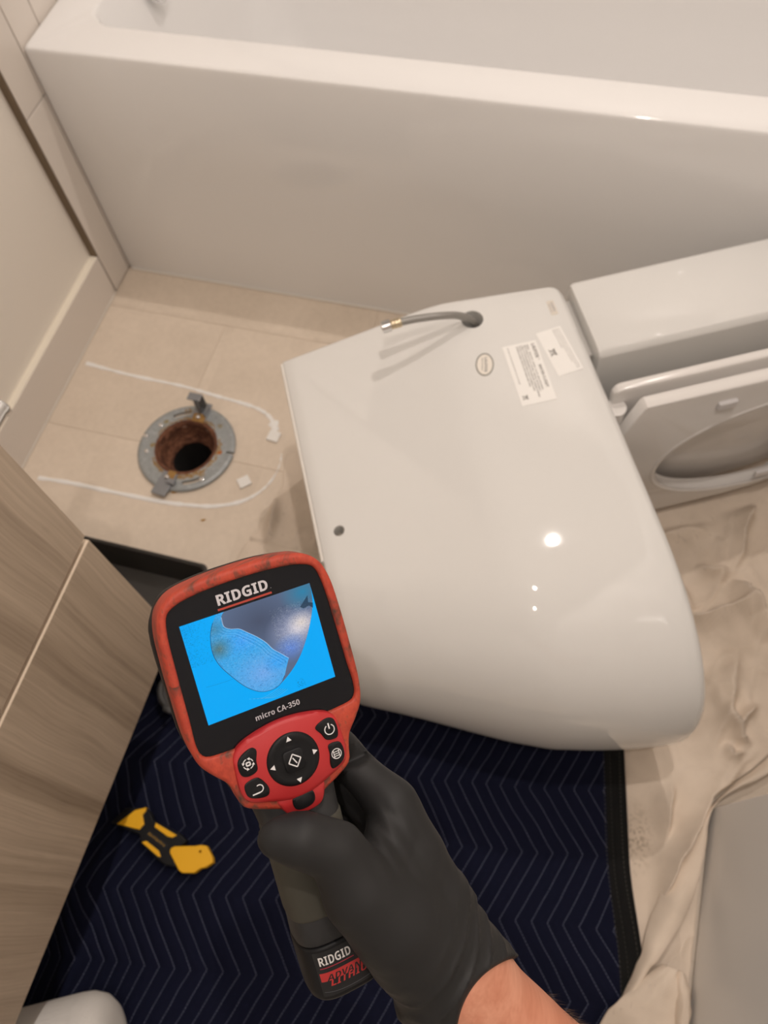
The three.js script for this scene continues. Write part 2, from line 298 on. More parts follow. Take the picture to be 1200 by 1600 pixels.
  bracket(-1.56, true); bracket(1.68, false);
  for (const [a, r] of [[2.8, 0.076], [-2.66, 0.076], [3.22, 0.086], [0.82, 0.08]]) mesh('screw', new THREE.LatheGeometry([[0, 0.0022], [0.0035, 0.002], [0.005, 0.0003], [0.005, -0.001]].map((p) => new THREE.Vector2(...p)), 14).translate(cos(a) * r, 0.0078, sin(a) * r), chrome, f);
}
// caulk outline left by the toilet foot, two shims, crumbs of rust
{
  const white = std({ color: lin(0.95, 0.93, 0.9), roughness: 0.7 });
  const up = [[0.017, 0.257], [0.113, 0.264], [0.241, 0.267], [0.313, 0.274], [0.36, 0.278], [0.4, 0.284], [0.426, 0.295], [0.445, 0.315], [0.452, 0.334]];
  const lo = [[0.478, 0.37], [0.482, 0.39], [0.48, 0.42], [0.471, 0.445], [0.456, 0.466], [0.431, 0.486], [0.387, 0.504], [0.34, 0.512], [0.303, 0.516], [0.2, 0.519], [0.1, 0.52], [0.041, 0.524]];
  const bead = (pts, wid, name) => {
    const cur = new THREE.CatmullRomCurve3(pts.map((p) => V3(p[0], 0, p[1]))), N = 160, rings = [];
    for (let i = 0; i <= N; i++) {
      const p = cur.getPoint(i / N), t = cur.getTangent(i / N), s = V3(-t.z, 0, t.x), w = wid(i / N, p), r = [];
      for (let k = 0; k < 8; k++) { const a = k / 8 * 2 * PI; r.push([p.x + s.x * cos(a) * w, max(0.0002, 0.0008 + sin(a) * min(0.0016, w)), p.z + s.z * cos(a) * w]); }
      rings.push(r);
    }
    const e = cur.getPoint(0), e2 = cur.getPoint(1);
    return flipIfInside(loft(rings, { capA: [e.x, 0.0008, e.z], capB: [e2.x, 0.0008, e2.z] }));
  };
  const o = thing('caulk_outline', 'curved white caulk outline on the tiles around the floor drain', 'caulk', [0.25, 0, 0.39]);
  const mv = (g) => g.translate(-0.25, 0, -0.39);
  mesh('caulk_strip', mv(bead(up, (t) => 0.0036 + 0.0012 * vnoise(t * 60, 1, 2) + (t > 0.8 ? 0.0025 + 0.0045 * vnoise(t * 70, 3, 5) : 0))), white, o);
  mesh('caulk_strip', mv(bead(lo, (t) => (t < 0.42 ? lerp(0.0012, 0.0032, sstep(0.12, 0.42, t)) : 0.004) + 0.0009 * vnoise(t * 70, 2, 3))), white, o);
  const shim = (label, x, z, a) => { const g = rbox(-0.0115, 0.0115, 0, 0.004, -0.0105, 0.0105, 0.0008, 1); const m = mesh('shim', g, std({ color: lin(0.93, 0.91, 0.87), roughness: 0.65 })); m.position.set(x, 0.0008, z); m.rotation.y = a; tag(m, label, 'shim'); };
  shim('small white plastic shim at the torn end of the caulk outline', 0.4515, 0.338, -0.1); shim('small white plastic shim lying diagonally, nearer the black bin', 0.430, 0.443, 0.75);
  const crumb = (label, x, z, s) => { const g = new THREE.IcosahedronGeometry(s, 1), p = g.attributes.position; for (let i = 0; i < p.count; i++) { const k = 1 + 0.35 * vnoise(p.getX(i) * 900, p.getZ(i) * 900 + p.getY(i) * 500, 3); p.setXYZ(i, p.getX(i) * k * 1.5, p.getY(i) * k * 0.35, p.getZ(i) * k * 0.7); } g.computeVertexNormals(); const m = mesh('rust_crumb', g, std({ color: lin(0.45, 0.25, 0.06), roughness: 0.95 })); m.position.set(x, s * 0.34, z); m.rotation.y = 0.5; tag(m, label, 'debris'); };
  crumb('orange rust flake just below the lower flange bracket', 0.309, 0.491, 0.0048); crumb('tiny rust flake on the tiles outside the caulk outline', 0.383, 0.534, 0.003);
}

// ------------------------------------------------------------------ toilet lying on its side
// local axes of the group: x = towards its front, y = up in the room (its own sideways), z = minus its own upward direction
const TO = { x: 0.562, y: 0.197, z: 0.411 };
{
  const t = thing('toilet', 'white skirted toilet lying on its side right of the floor drain', 'toilet', [TO.x, 0, TO.z]);
  t.rotation.y = -Math.atan2(0.88, 0.474);
  const CY = TO.y, HW = 0.185;
  const ufT = [[0, 0.466], [0.064, 0.496], [0.126, 0.529], [0.187, 0.561], [0.241, 0.584], [0.297, 0.599], [0.345, 0.609], [0.394, 0.615], [0.42, 0.614]];
  const width = (v) => { const a = 0.132 + (HW - 0.132) * (v / 0.225), k = 0.006, h = clamp(0.5 + 0.5 * (HW - a) / k, 0, 1); return lerp(HW, a, h) - k * h * (1 - h) + 0.0014 * sin(PI * clamp((v - 0.2) / 0.22, 0, 1)); };
  const ub = (v) => interp([[0, -0.028], [0.2, -0.024], [0.25, -0.023], [0.33, -0.016], [0.42, -0.008]], v);
  const ring = (v, ins = 0, vv = v) => {
    const W = width(v) - ins, uf = interp(ufT, v) - ins, u0 = ub(v) + ins, L = lerp(0.15, 0.225, sstep(0, 0.4, v)), n = lerp(2.1, 2.35, v / 0.42), uc = uf - L, rc = 0.012, P = [];
    for (let i = 0; i <= 48; i++) { const a = -PI / 2 + PI * i / 48, c = max(0, cos(a)), s = sin(a); P.push([uc + L * pow(c, 2 / n), W * sign(s) * pow(abs(s), 2 / n)]); }
    for (let i = 1; i <= 16; i++) P.push([lerp(uc, u0 + rc, i / 16), W]);
    for (let i = 1; i <= 5; i++) { const a = PI / 2 * i / 5; P.push([u0 + rc - rc * sin(a), W - rc + rc * cos(a)]); }
    for (let i = 1; i < 12; i++) P.push([u0, lerp(W - rc, -W + rc, i / 12)]);
    for (let i = 0; i < 5; i++) { const a = PI / 2 * i / 5; P.push([u0 + rc - rc * cos(a), -W + rc - rc * sin(a)]); }
    for (let i = 0; i < 16; i++) P.push([lerp(u0 + rc, uc, i / 16), -W]);
    return P.map(([u, w]) => [u, CY + w, -vv]);
  };
  const rings = [];
  const cav = ring(0.01, 0.02, 0.045);
  rings.push(cav, ring(0.0, 0.014, 0.0), ring(0, 0.003, 0.0), ring(0.0005, 0.0008, 0.0008), ring(0.002, 0.0, 0.0022));
  for (const v of [0.02, 0.05, 0.08, 0.11, 0.14, 0.165, 0.18, 0.195, 0.205, 0.213, 0.22, 0.227, 0.235, 0.245, 0.26, 0.29, 0.32, 0.35, 0.38, 0.4]) rings.push(ring(v));
  for (let k = 1; k <= 5; k++) { const a = PI / 2 * k / 5; rings.push(ring(0.40 + 0.02 * sin(a), 0.018 * (1 - cos(a)))); }
  const bowl = (s, v, shift = 0) => ring(0.42, 0.02).map(([u, y]) => [lerp(0.38 + shift, u, s), lerp(CY, y, s * 0.98), -v]);
  // bowl opening: shrink towards the bowl centre and go down into it
  const op = (k, v) => { const r = ring(0.42, 0.02); return r.map(([u, y]) => { const a = Math.atan2(y - CY, u - 0.38); return [0.385 + cos(a) * 0.185 * k, CY + sin(a) * 0.13 * k, -v]; }); };
  rings.push(op(1.05, 0.42), op(1, 0.412), op(0.97, 0.38), op(0.85, 0.31), op(0.6, 0.25), op(0.3, 0.225));
  let body = flipIfInside(loft(rings, { capA: [0.2, CY, -0.05], capB: [0.385, CY, -0.222], crease: 0.55 }));
  body = cut(body, new THREE.CylinderGeometry(0.0155, 0.0155, 0.12, 32).translate(0.023, CY + HW, -0.2786), new THREE.CylinderGeometry(0.0075, 0.0075, 0.08, 20).translate(0.276, CY + 0.139, -0.029));
  mesh('bowl', body, ceramic, t);
  // tank: box with a wide radius towards its lower front
  const tr = (ins, vv) => { const P = [], x0 = -0.007 + ins, x1 = 0.127 - ins, y0 = CY - HW + 0.002 + ins, y1 = CY + HW - 0.003 - ins, R = [0.012, 0.012, 0.007, 0.007], C = [[x1, y0, -PI / 2], [x1, y1, 0], [x0, y1, PI / 2], [x0, y0, PI]]; for (let c = 0; c < 4; c++) { const r = max(0.001, R[c]), cx = C[c][0] + (c < 2 ? -r : r), cy = C[c][1] + (c === 0 || c === 3 ? r : -r); for (let i = 0; i <= 6; i++) { const a = C[c][2] + PI / 2 * i / 6; P.push([cx + r * cos(a), cy + r * sin(a), -vv]); } } return P; };
  const TR = [tr(0.02, 0.43), tr(0.006, 0.43), tr(0.0018, 0.4315), tr(0, 0.436), tr(0, 0.6), tr(0, 0.755), tr(0.0015, 0.759), tr(0.006, 0.76)];
  mesh('tank', flipIfInside(loft(TR, { capA: [0.06, CY, -0.43], capB: [0.06, CY, -0.76], crease: 0.6 })), ceramic, t);
  mesh('tank_neck', rbox(0.006, 0.11, CY - 0.16, CY + 0.16, -0.438, -0.412, 0.004), std({ color: lin(0.5, 0.48, 0.45), roughness: 0.4 }), t);
  mesh('tank_lid', rbox(-0.012, 0.134, CY - HW - 0.003, CY + HW + 0.003, -0.79, -0.763, 0.006), ceramic, t);
  // raised lid and seat, drawn in (v, w) and extruded along the toilet's front direction
  const plate = (v0, v1, w, egg, hole, clip) => {
    const s = new THREE.Shape(), pts = [];
    if (clip) pts.push([v0, w - 0.085], [v0 + 0.028, w - 0.004], [v0 + 0.032, w]); else { for (let i = 0; i <= 6; i++) { const a = PI - PI / 2 * i / 6; pts.push([v0 + 0.014 + 0.014 * cos(a), w - 0.014 + 0.014 * sin(a)]); } }
    const vm = v0 + 0.2; for (let i = 0; i <= 40; i++) { const a = PI / 2 - PI * i / 40; pts.push([vm + (v1 - vm) * pow(max(0, cos(a)), 0.9), w * sign(sin(a)) * pow(abs(sin(a)), egg)]); }
    if (clip) pts.push([v0 + 0.032, -w], [v0 + 0.028, -w + 0.004], [v0, -w + 0.085]); else for (let i = 0; i <= 6; i++) { const a = -PI / 2 - PI / 2 * i / 6; pts.push([v0 + 0.014 + 0.014 * cos(a), -w + 0.014 + 0.014 * sin(a)]); }
    s.setFromPoints(pts.map((p) => new THREE.Vector2(...p)));
    if (hole) { const h = new THREE.Path(); h.setFromPoints([...Array(64)].map((_, i) => { const a = -i / 64 * 2 * PI; return new THREE.Vector2(0.705 + 0.19 * cos(a), -0.018 + 0.125 * sin(a)); })); s.holes.push(h); }
    return s;
  };
  const put = (shape, u0, d, bev) => { const g = new THREE.ExtrudeGeometry(shape, { depth: d - 2 * bev, bevelEnabled: true, bevelThickness: bev, bevelSize: bev, bevelOffset: -bev, bevelSegments: 4, curveSegments: 32 }); g.translate(0, 0, bev); g.applyMatrix4(new THREE.Matrix4().makeBasis(V3(0, 0, -1), V3(0, 1, 0), V3(1, 0, 0))); return toCreasedNormals(g.translate(u0, CY, 0), 0.6); };
  const plast = phys({ color: lin(0.8, 0.77, 0.74), roughness: 0.2, clearcoat: 0.3 });
  mesh('lid', put(plate(0.434, 0.86, 0.17, 0.85, false, false), 0.17, 0.014, 0.003), plast, t);
  const seat = mesh('seat', put(plate(0.434, 0.865, 0.17, 0.85, true, true), 0.2, 0.02, 0.003), plast, t);
  for (const [v, w] of [[0.585, 0.135], [0.72, -0.115], [0.8, 0.12]]) mesh('bumper', rbox(0.219, 0.226, CY + w - 0.008, CY + w + 0.008, -v - 0.014, -v + 0.014, 0.003), whitePrint, seat);
  mesh('inner_rim', new THREE.TubeGeometry(new THREE.CatmullRomCurve3([...Array(48)].map((_, i) => { const a = i / 48 * 2 * PI; return V3(0.2185, CY - 0.018 + 0.1275 * sin(a), -0.705 - 0.1925 * cos(a)); }), true), 120, 0.0035, 10, true), plast, seat);
  for (const s of [-1, 1]) mesh('hinge', new THREE.CylinderGeometry(0.014, 0.014, 0.05, 24).translate(0.19, CY + s * 0.115, -0.438), plast, t);
  // printed stickers
  const txt = (g, s, x, y, f) => { g.font = f; g.fillText(s, x, y); };
  const bin = (g, x, y, s) => { g.lineWidth = s * 0.08; g.strokeRect(x + s * 0.2, y + s * 0.25, s * 0.6, s * 0.65); g.strokeRect(x + s * 0.1, y + s * 0.1, s * 0.8, s * 0.12); g.beginPath(); g.moveTo(x, y); g.lineTo(x + s, y + s); g.moveTo(x + s, y); g.lineTo(x, y + s); g.stroke(); };
  const st1 = canvasTex(640, 300, (g, w, h) => {
    g.fillStyle = '#f6f4f0'; g.fillRect(0, 0, w, h); g.fillStyle = '#4a443f'; g.strokeStyle = '#4a443f';
    txt(g, 'LAUFEN', 26, 50, 'bold 42px sans-serif'); txt(g, '®', 196, 34, '18px sans-serif'); txt(g, 'WATER CLOSET', 260, 50, 'bold 34px sans-serif');
    g.font = 'bold 18px sans-serif'; const L = ['MODEL   TANK-TYPE  1.28 GPF / 4.8 LPF  HIGH EFFICIENCY TOILET', 'MEETS ASME A112.19.2 / CSA B45.1  AND ALL APPLICABLE CODES', 'MADE TO THE REQUIREMENTS FOR SANITARY CERAMIC FIXTURES', 'INSTALL IN ACCORDANCE WITH LOCAL PLUMBING CODE', 'VITREOUS CHINA  WATER CLOSET BOWL AND TANK'];
    L.forEach((s, i) => g.fillText(s.slice(0, 54 - (i > 2 ? 8 : 0)), 28, 92 + i * 23, 560)); g.font = '17px sans-serif'; g.fillText('For service and spare parts contact your local dealer', 24, 262, 410); bin(g, 540, 226, 46);
  });
  const st2 = canvasTex(480, 300, (g, w, h) => {
    g.fillStyle = '#f6f4f0'; g.fillRect(0, 0, w, h); g.fillStyle = '#4a443f'; g.strokeStyle = '#4a443f'; g.font = '16px sans-serif';
    for (let i = 0; i < 4; i++) g.fillText(['Do not use abrasive cleaners on the glazed surface of this product', 'Clean only with mild soap and water, rinse well and wipe it dry', 'Keep this label for the installer and for later service', 'Please recycle the packaging'][i], 16, 36 + i * 24, 440);
    bin(g, 200, 190, 74);
  });
  const oval = canvasTex(384, 300, (g, w, h) => { g.fillStyle = '#ece5da'; g.fillRect(0, 0, w, h); g.strokeStyle = '#7d7b76'; g.lineWidth = 20; g.beginPath(); g.ellipse(w / 2, h / 2, w / 2 - 12, h / 2 - 12, 0, 0, 7); g.stroke(); g.fillStyle = '#777'; g.textAlign = 'center'; txt(g, 'LAUFEN', w / 2, h / 2 + 4, 'bold 66px sans-serif'); txt(g, 'HIGH EFFICIENCY', w / 2, h / 2 + 48, 'bold 26px sans-serif'); });
  const mark = canvasTex(256, 100, (g, w, h) => { g.fillStyle = '#ddd5c9'; g.fillRect(0, 0, w, h); g.fillStyle = '#8f8f97'; txt(g, 'Laufen', 30, 48, 'italic bold 46px serif'); txt(g, 'Bathrooms', 50, 86, 'italic 30px serif'); });
  // top of text looks towards +v (away from the foot); reading direction is along +u
  const sticker = (name, lab, map, u, v, lu, lv, rot, ovalShape, th = 0.0004) => {
    const g = ovalShape ? new THREE.CylinderGeometry(1, 1, th, 40).scale(lu / 2, 1, lv / 2) : new THREE.BoxGeometry(lu, th, lv);
    uvFrom(g, (x, y, z) => [x / lu + 0.5, -z / lv + 0.5]);
    const m = mesh(name, g, std({ map, roughness: 0.5 }), t); m.position.set(u, CY + width(v) + th / 2 + 0.00015, -v); m.rotation.y = rot; m.userData.label = lab;
  };
  sticker('sticker', 'larger white printed sticker', st1, 0.133, 0.3275, 0.101, 0.0475, -0.02);
  sticker('sticker', 'smaller white printed sticker', st2, 0.109, 0.378, 0.078, 0.036, 0.1);
  sticker('oval_sticker', 'oval brand sticker with grey border', oval, 0.1035, 0.274, 0.0385, 0.025, -0.28, true);
  sticker('printed_mark', 'small faint printed brand mark', mark, 0.034, 0.392, 0.026, 0.010, 0, false, 0.0002);
  mesh('foot_edge', tube([[-0.02, CY + 0.1275, 0.0005], [0.15, CY + 0.1275, 0.0005], [0.31, CY + 0.1275, 0.0005]], 0.003, 20, 8), std({ color: lin(0.86, 0.82, 0.76), roughness: 0.7 }), t).userData.label = 'remains of white caulk along the foot edge';
}
// supply hose coming out of the toilet's side
{
  const o = thing('supply_hose', 'braided steel water supply hose sticking out of the toilet side', 'hose', [0.82, 0.34, 0.305]);
  const P = [[0.846, 0.325, 0.29], [0.832, 0.355, 0.296], [0.8175, 0.389, 0.3055], [0.8025, 0.410, 0.3185], [0.7841, 0.425, 0.3355], [0.7637, 0.4335, 0.3505], [0.7452, 0.438, 0.3628], [0.7355, 0.4385, 0.3685]].map((p) => [p[0] - 0.82, p[1] - 0.34, p[2] - 0.305]);
  const braid = tex(64, 64, (x, y) => { const a = sin((x + y) * 2 * PI * 4), b = sin((x - y) * 2 * PI * 4), v = 135 + 60 * max(a, b) - 25 * (abs(a) < 0.25 && abs(b) < 0.25 ? 1 : 0); return [v, v * 0.985, v * 0.96]; }); braid.repeat.set(26, 2);
  mesh('braided_sleeve', tube(P, 0.0052, 90, 16), std({ map: braid, metalness: 0.75, roughness: 0.38, bumpMap: braid, bumpScale: 0.0005 }), o);
  const a = V3(...P[P.length - 1]), d = V3(0.7157 - 0.82, 0.437 - 0.34, 0.3796 - 0.305).sub(a), L = d.length(), q = new THREE.Quaternion().setFromUnitVectors(V3(0, 1, 0), d.clone().normalize());
  const brass = std({ color: lin(0.62, 0.52, 0.36), metalness: 0.9, roughness: 0.3 });
  const at = (g) => g.applyQuaternion(q).translate(a.x, a.y, a.z);
  mesh('ferrule', at(new THREE.LatheGeometry([[0.0052, -0.001], [0.0066, 0.0], [0.0066, 0.004], [0.0058, 0.0048], [0.0066, 0.0056], [0.0066, 0.0085], [0.0056, 0.0092], [0.0064, 0.01], [0.0064, 0.0135], [0.005, 0.014]].map((p) => new THREE.Vector2(...p)), 20)), brass, o);
  mesh('end_nut', at(merge([new THREE.CylinderGeometry(0.0083, 0.0083, 0.011, 6).translate(0, 0.0195, 0), new THREE.TorusGeometry(0.006, 0.0012, 8, 20).rotateX(PI / 2).translate(0, 0.0252, 0)])), chrome, o);
}

// ------------------------------------------------------------------ cloths on the floor
function sheet(nu, nv, f, uvf) {
  const pos = [], uv = [], idx = [];
  for (let j = 0; j <= nv; j++) for (let i = 0; i <= nu; i++) { const u = i / nu, v = j / nv, p = f(u, v); pos.push(...p); uv.push(...(uvf ? uvf(u, v) : [p[0], p[2]])); }
  const T0 = (nu + 1) * (nv + 1); for (let k = 0; k < T0; k++) { pos.push(pos[3 * k], pos[3 * k + 1] - 0.0022, pos[3 * k + 2]); uv.push(uv[2 * k], uv[2 * k + 1]); }
  for (let j = 0; j < nv; j++) for (let i = 0; i < nu; i++) { const a = j * (nu + 1) + i, b = a + 1, c = a + nu + 1, d = c + 1; idx.push(a, c, b, b, c, d, T0 + a, T0 + b, T0 + c, T0 + b, T0 + d, T0 + c); }
  const rim = []; for (let i = 0; i <= nu; i++) rim.push(i); for (let j = 1; j <= nv; j++) rim.push(j * (nu + 1) + nu); for (let i = nu - 1; i >= 0; i--) rim.push(nv * (nu + 1) + i); for (let j = nv - 1; j > 0; j--) rim.push(j * (nu + 1));
  rim.forEach((a, k) => { const b = rim[(k + 1) % rim.length]; idx.push(a, b, T0 + a, b, T0 + b, T0 + a); });
  const g = new THREE.BufferGeometry(); g.setAttribute('position', new THREE.Float32BufferAttribute(pos, 3)); g.setAttribute('uv', new THREE.Float32BufferAttribute(uv, 2)); g.setIndex(idx); g.computeVertexNormals(); return g;
}
function polyDist(P, x, z) {   // nearest distance to a polyline, position along it 0..1, side
  let best = 1e9, bt = 0, bs = 1;
  for (let i = 0; i + 1 < P.length; i++) {
    const [ax, az] = P[i], [bx, bz] = P[i + 1], dx = bx - ax, dz = bz - az, t = clamp(((x - ax) * dx + (z - az) * dz) / (dx * dx + dz * dz), 0, 1), px = ax + dx * t - x, pz = az + dz * t - z, d = hypot(px, pz);
    if (d < best) { best = d; bt = (i + t) / (P.length - 1); bs = sign((x - ax) * dz - (z - az) * dx) || 1; }
  }
  return [best, bt, bs];
}
{
  // canvas drop cloth: gentle wrinkles, named folds, thick bunched hem by the door
  const folds = [   // polyline, height, width on the steep side, width on the soft side
    [[[1.335, 0.19], [1.317, 0.26], [1.3, 0.346], [1.283, 0.439]], 0.02, 0.012, 0.05],
    [[[1.283, 0.437], [1.31, 0.466], [1.35, 0.475]], 0.02, 0.01, 0.04],
    [[[1.16, 0.548], [1.189, 0.541], [1.242, 0.525], [1.297, 0.486], [1.319, 0.458]], 0.017, 0.011, 0.045],
    [[[1.319, 0.458], [1.345, 0.492], [1.352, 0.53]], 0.015, 0.02, 0.03],
    [[[1.225, 0.42], [1.252, 0.435], [1.281, 0.422]], 0.012, 0.014, 0.02],
    [[[1.297, 0.636], [1.306, 0.668], [1.325, 0.693], [1.344, 0.706]], 0.016, 0.009, 0.018],
    [[[1.342, 0.62], [1.326, 0.655], [1.318, 0.688]], 0.013, 0.008, 0.016],
    [[[1.306, 0.70], [1.316, 0.722], [1.335, 0.715]], 0.012, 0.008, 0.014],
    [[[1.238, 0.70], [1.235, 0.797], [1.226, 0.87]], 0.008, 0.007, 0.05],
    [[[1.318, 0.55], [1.311, 0.60], [1.296, 0.665], [1.285, 0.74]], 0.012, 0.016, 0.045],
    [[[1.15, 0.39], [1.2, 0.36], [1.25, 0.355]], 0.01, 0.02, 0.04],
    [[[1.2, 0.46], [1.215, 0.48], [1.235, 0.515]], 0.01, 0.012, 0.02],
    [[[1.362, 0.70], [1.297, 0.786], [1.267, 0.842], [1.25, 0.886], [1.229, 0.956], [1.22, 1.015]], 0.016, 0.010, 0.03],
    [[[0.50, 0.45], [0.51, 0.5], [0.52, 0.56]], 0.01, 0.012, 0.02], [[[0.47, 0.56], [0.5, 0.585], [0.55, 0.59]], 0.008, 0.01, 0.02],
  ];
  const hgt = (x, z) => {
    let h = 0.003 + 0.004 * (fbm(x * 7, z * 7, 3, 61) + 0.5) + 0.0016 * fbm(x * 30, z * 30, 2, 62); const rg = 1 - abs(fbm(x * 9 + 4, z * 7, 2, 64)) * 3.2, r2 = 1 - abs(fbm(x * 17 + 8, z * 15, 2, 66)) * 3; h += 0.006 * pow(max(0, rg), 4) + 0.003 * pow(max(0, r2), 4);
    for (const [P, H0, ws, wf] of folds) { const [d, t, s] = polyDist(P, x + 0.016 * fbm(x * 14, z * 14, 3, 5), z + 0.016 * fbm(x * 14, z * 14, 3, 6)); const w = s > 0 ? ws * 0.55 : wf * 0.7; if (d < 3 * w) h += 2.5 * H0 * exp(-pow(d / w, 1.15) * 1.2) * sstep(-0.04, 0.42, t) * sstep(1.04, 0.58, t); }
    h *= 1 + 0.25 * fbm(x * 25, z * 25, 2, 99);
    // pressed flat under the toilet and under the blanket
    const du = (x - TO.x) * 0.474 + (z - TO.z) * 0.88, dv = (x - TO.x) * 0.88 - (z - TO.z) * 0.474;
    const under = max(sstep(-0.09, -0.05, du) * sstep(0.67, 0.63, du) * sstep(-0.03, 0.03, dv) * sstep(0.475, 0.44, dv), sstep(-0.09, -0.05, du) * sstep(0.27, 0.24, du) * sstep(0.38, 0.42, dv) * sstep(0.9, 0.87, dv)); h = lerp(h, min(h, 0.007), under);
    const bl = -(x - 1.161) * 0.981 + (z - 0.748) * 0.194; if (z > 0.55) h = lerp(h, min(h, 0.0045), sstep(-0.05, -0.02, bl));
    return max(h, 0.0032);
  };
  const canvasMap = tex(1024, 1024, (x, y) => { const wv = 4 * sin(x * 2 * PI * 256) * sin(y * 2 * PI * 256); let n = fbm(x * 5, y * 5, 4, 71) * 16 + fbm(x * 40, y * 40, 3, 72) * 9 + wv; const st = pow(max(0, fbm(x * 7 + 3, y * 7, 4, 77) - 0.12), 1) * 70, sp = max(0, vnoise(x * 260, y * 260, 78) - 0.72) * 60 * max(0, fbm(x * 4 + 9, y * 4, 3, 79) + 0.15); const gx = (x - 0.078) / 0.016, gy = (y - 0.785) / 0.03, gr = exp(-gx * gx - gy * gy) * max(0, vnoise(x * 330, y * 330, 5) + 0.1) * 62 + exp(-(gx * gx + gy * gy) * 0.4) * 8; n -= gr; return [226 + n - st - sp * 2.2, 210 + n - st * 1.02 - sp * 2.2, 192 + n - st * 1.05 - sp * 2]; });
  const weave = tex(256, 256, (x, y) => grey(128 + 60 * sin(x * 2 * PI * 64) * sin(y * 2 * PI * 64) + 30 * vnoise(x * 90, y * 90, 3)), { srgb: false }); weave.repeat.set(6, 6);
  const cm = std({ map: canvasMap, bumpMap: weave, bumpScale: 0.0003, roughness: 0.95, side: THREE.DoubleSide });
  // outline: left and right edge for each z
  const left = (z) => interp([[0.18, 0.62], [0.3, 0.55], [0.344, 0.523], [0.373, 0.489], [0.445, 0.503], [0.54, 0.487], [0.62, 0.460], [0.68, 0.5], [0.8, 0.6], [1.5, 0.9]], z) + 0.004 * vnoise(z * 60, 3, 4);
  const right = (z) => interp([[0.18, 1.46], [0.6, 1.43], [0.69, 1.375], [0.73, 1.345], [0.79, 1.289], [1.5, 1.289]], z);
  const g1 = sheet(300, 370, (u, v) => { const z = lerp(0.18, 1.3, v), x = lerp(left(z), right(z), u); return [x, hgt(x, z), z]; });
  // hem: a folded band running down beside the door
  const A = [[1.385, 0.685], [1.342, 0.735], [1.297, 0.789], [1.267, 0.842], [1.25, 0.886], [1.235, 0.935], [1.224, 0.98], [1.219, 1.03], [1.205, 1.075], [1.19, 1.12], [1.18, 1.18]];
  const B = [[1.395, 0.705], [1.348, 0.748], [1.296, 0.796], [1.288, 0.852], [1.283, 0.905], [1.27, 0.95], [1.252, 0.995], [1.235, 1.03], [1.217, 1.07], [1.2, 1.12], [1.19, 1.18]];
  const ca = new THREE.CatmullRomCurve3(A.map((p) => V3(p[0], 0, p[1]))), cb = new THREE.CatmullRomCurve3(B.map((p) => V3(p[0], 0, p[1])));
  const g2 = sheet(16, 150, (u, v) => { const a = ca.getPoint(v), b = cb.getPoint(v), k = u * 1.0, x = lerp(a.x, b.x, k), z = lerp(a.z, b.z, k); return [x + 0.002 * vnoise(v * 30, 1, 3), 0.012 + 0.02 * sin(PI * clamp(u * 0.8 + 0.1, 0, 1)) * (0.7 + 0.5 * vnoise(v * 8, 5, 2)) * sstep(0, 0.15, v) + 0.012 * u, z]; });
  const lobe = (L, R, y0, y1, bulge, sd) => { const l = new THREE.CatmullRomCurve3(L.map((p) => V3(p[0], 0, p[1]))), r = new THREE.CatmullRomCurve3(R.map((p) => V3(p[0], 0, p[1]))); return sheet(24, 40, (u, v) => { const a = l.getPoint(v), b = r.getPoint(v); return [lerp(a.x, b.x, u) + 0.002 * vnoise(v * 12, sd, 2), lerp(y0, y1, u) + bulge * pow(sin(PI * clamp(u, 0.02, 0.98)), 0.6) * (0.75 + 0.5 * vnoise(v * 5, sd, 4)) + 0.004 * fbm(u * 4 + sd, v * 4, 2, 8), lerp(a.z, b.z, u)]; }); };
  const g3 = lobe([[1.247, 1.02], [1.222, 1.05], [1.196, 1.08], [1.178, 1.12], [1.17, 1.18]], [[1.268, 1.022], [1.276, 1.045], [1.277, 1.075], [1.276, 1.11], [1.27, 1.18]], 0.024, 0.03, 0.014, 3);
  const g4 = lobe([[1.268, 1.022], [1.268, 1.05], [1.27, 1.085], [1.272, 1.12], [1.27, 1.18]], [[1.28, 1.022], [1.287, 1.04], [1.29, 1.065], [1.29, 1.1], [1.29, 1.18]], 0.03, 0.02, 0.02, 7);
  const all = merge([g1, g2, g3, g4]);
  uvFrom(all, (x, y, z) => [x * 0.9 + y * 0.5, z * 0.9]);
  const c = mesh('drop_cloth', all, cm); tag(c, 'wrinkled beige canvas drop cloth under the toilet and bunched by the leaning panel', 'drop cloth');
}
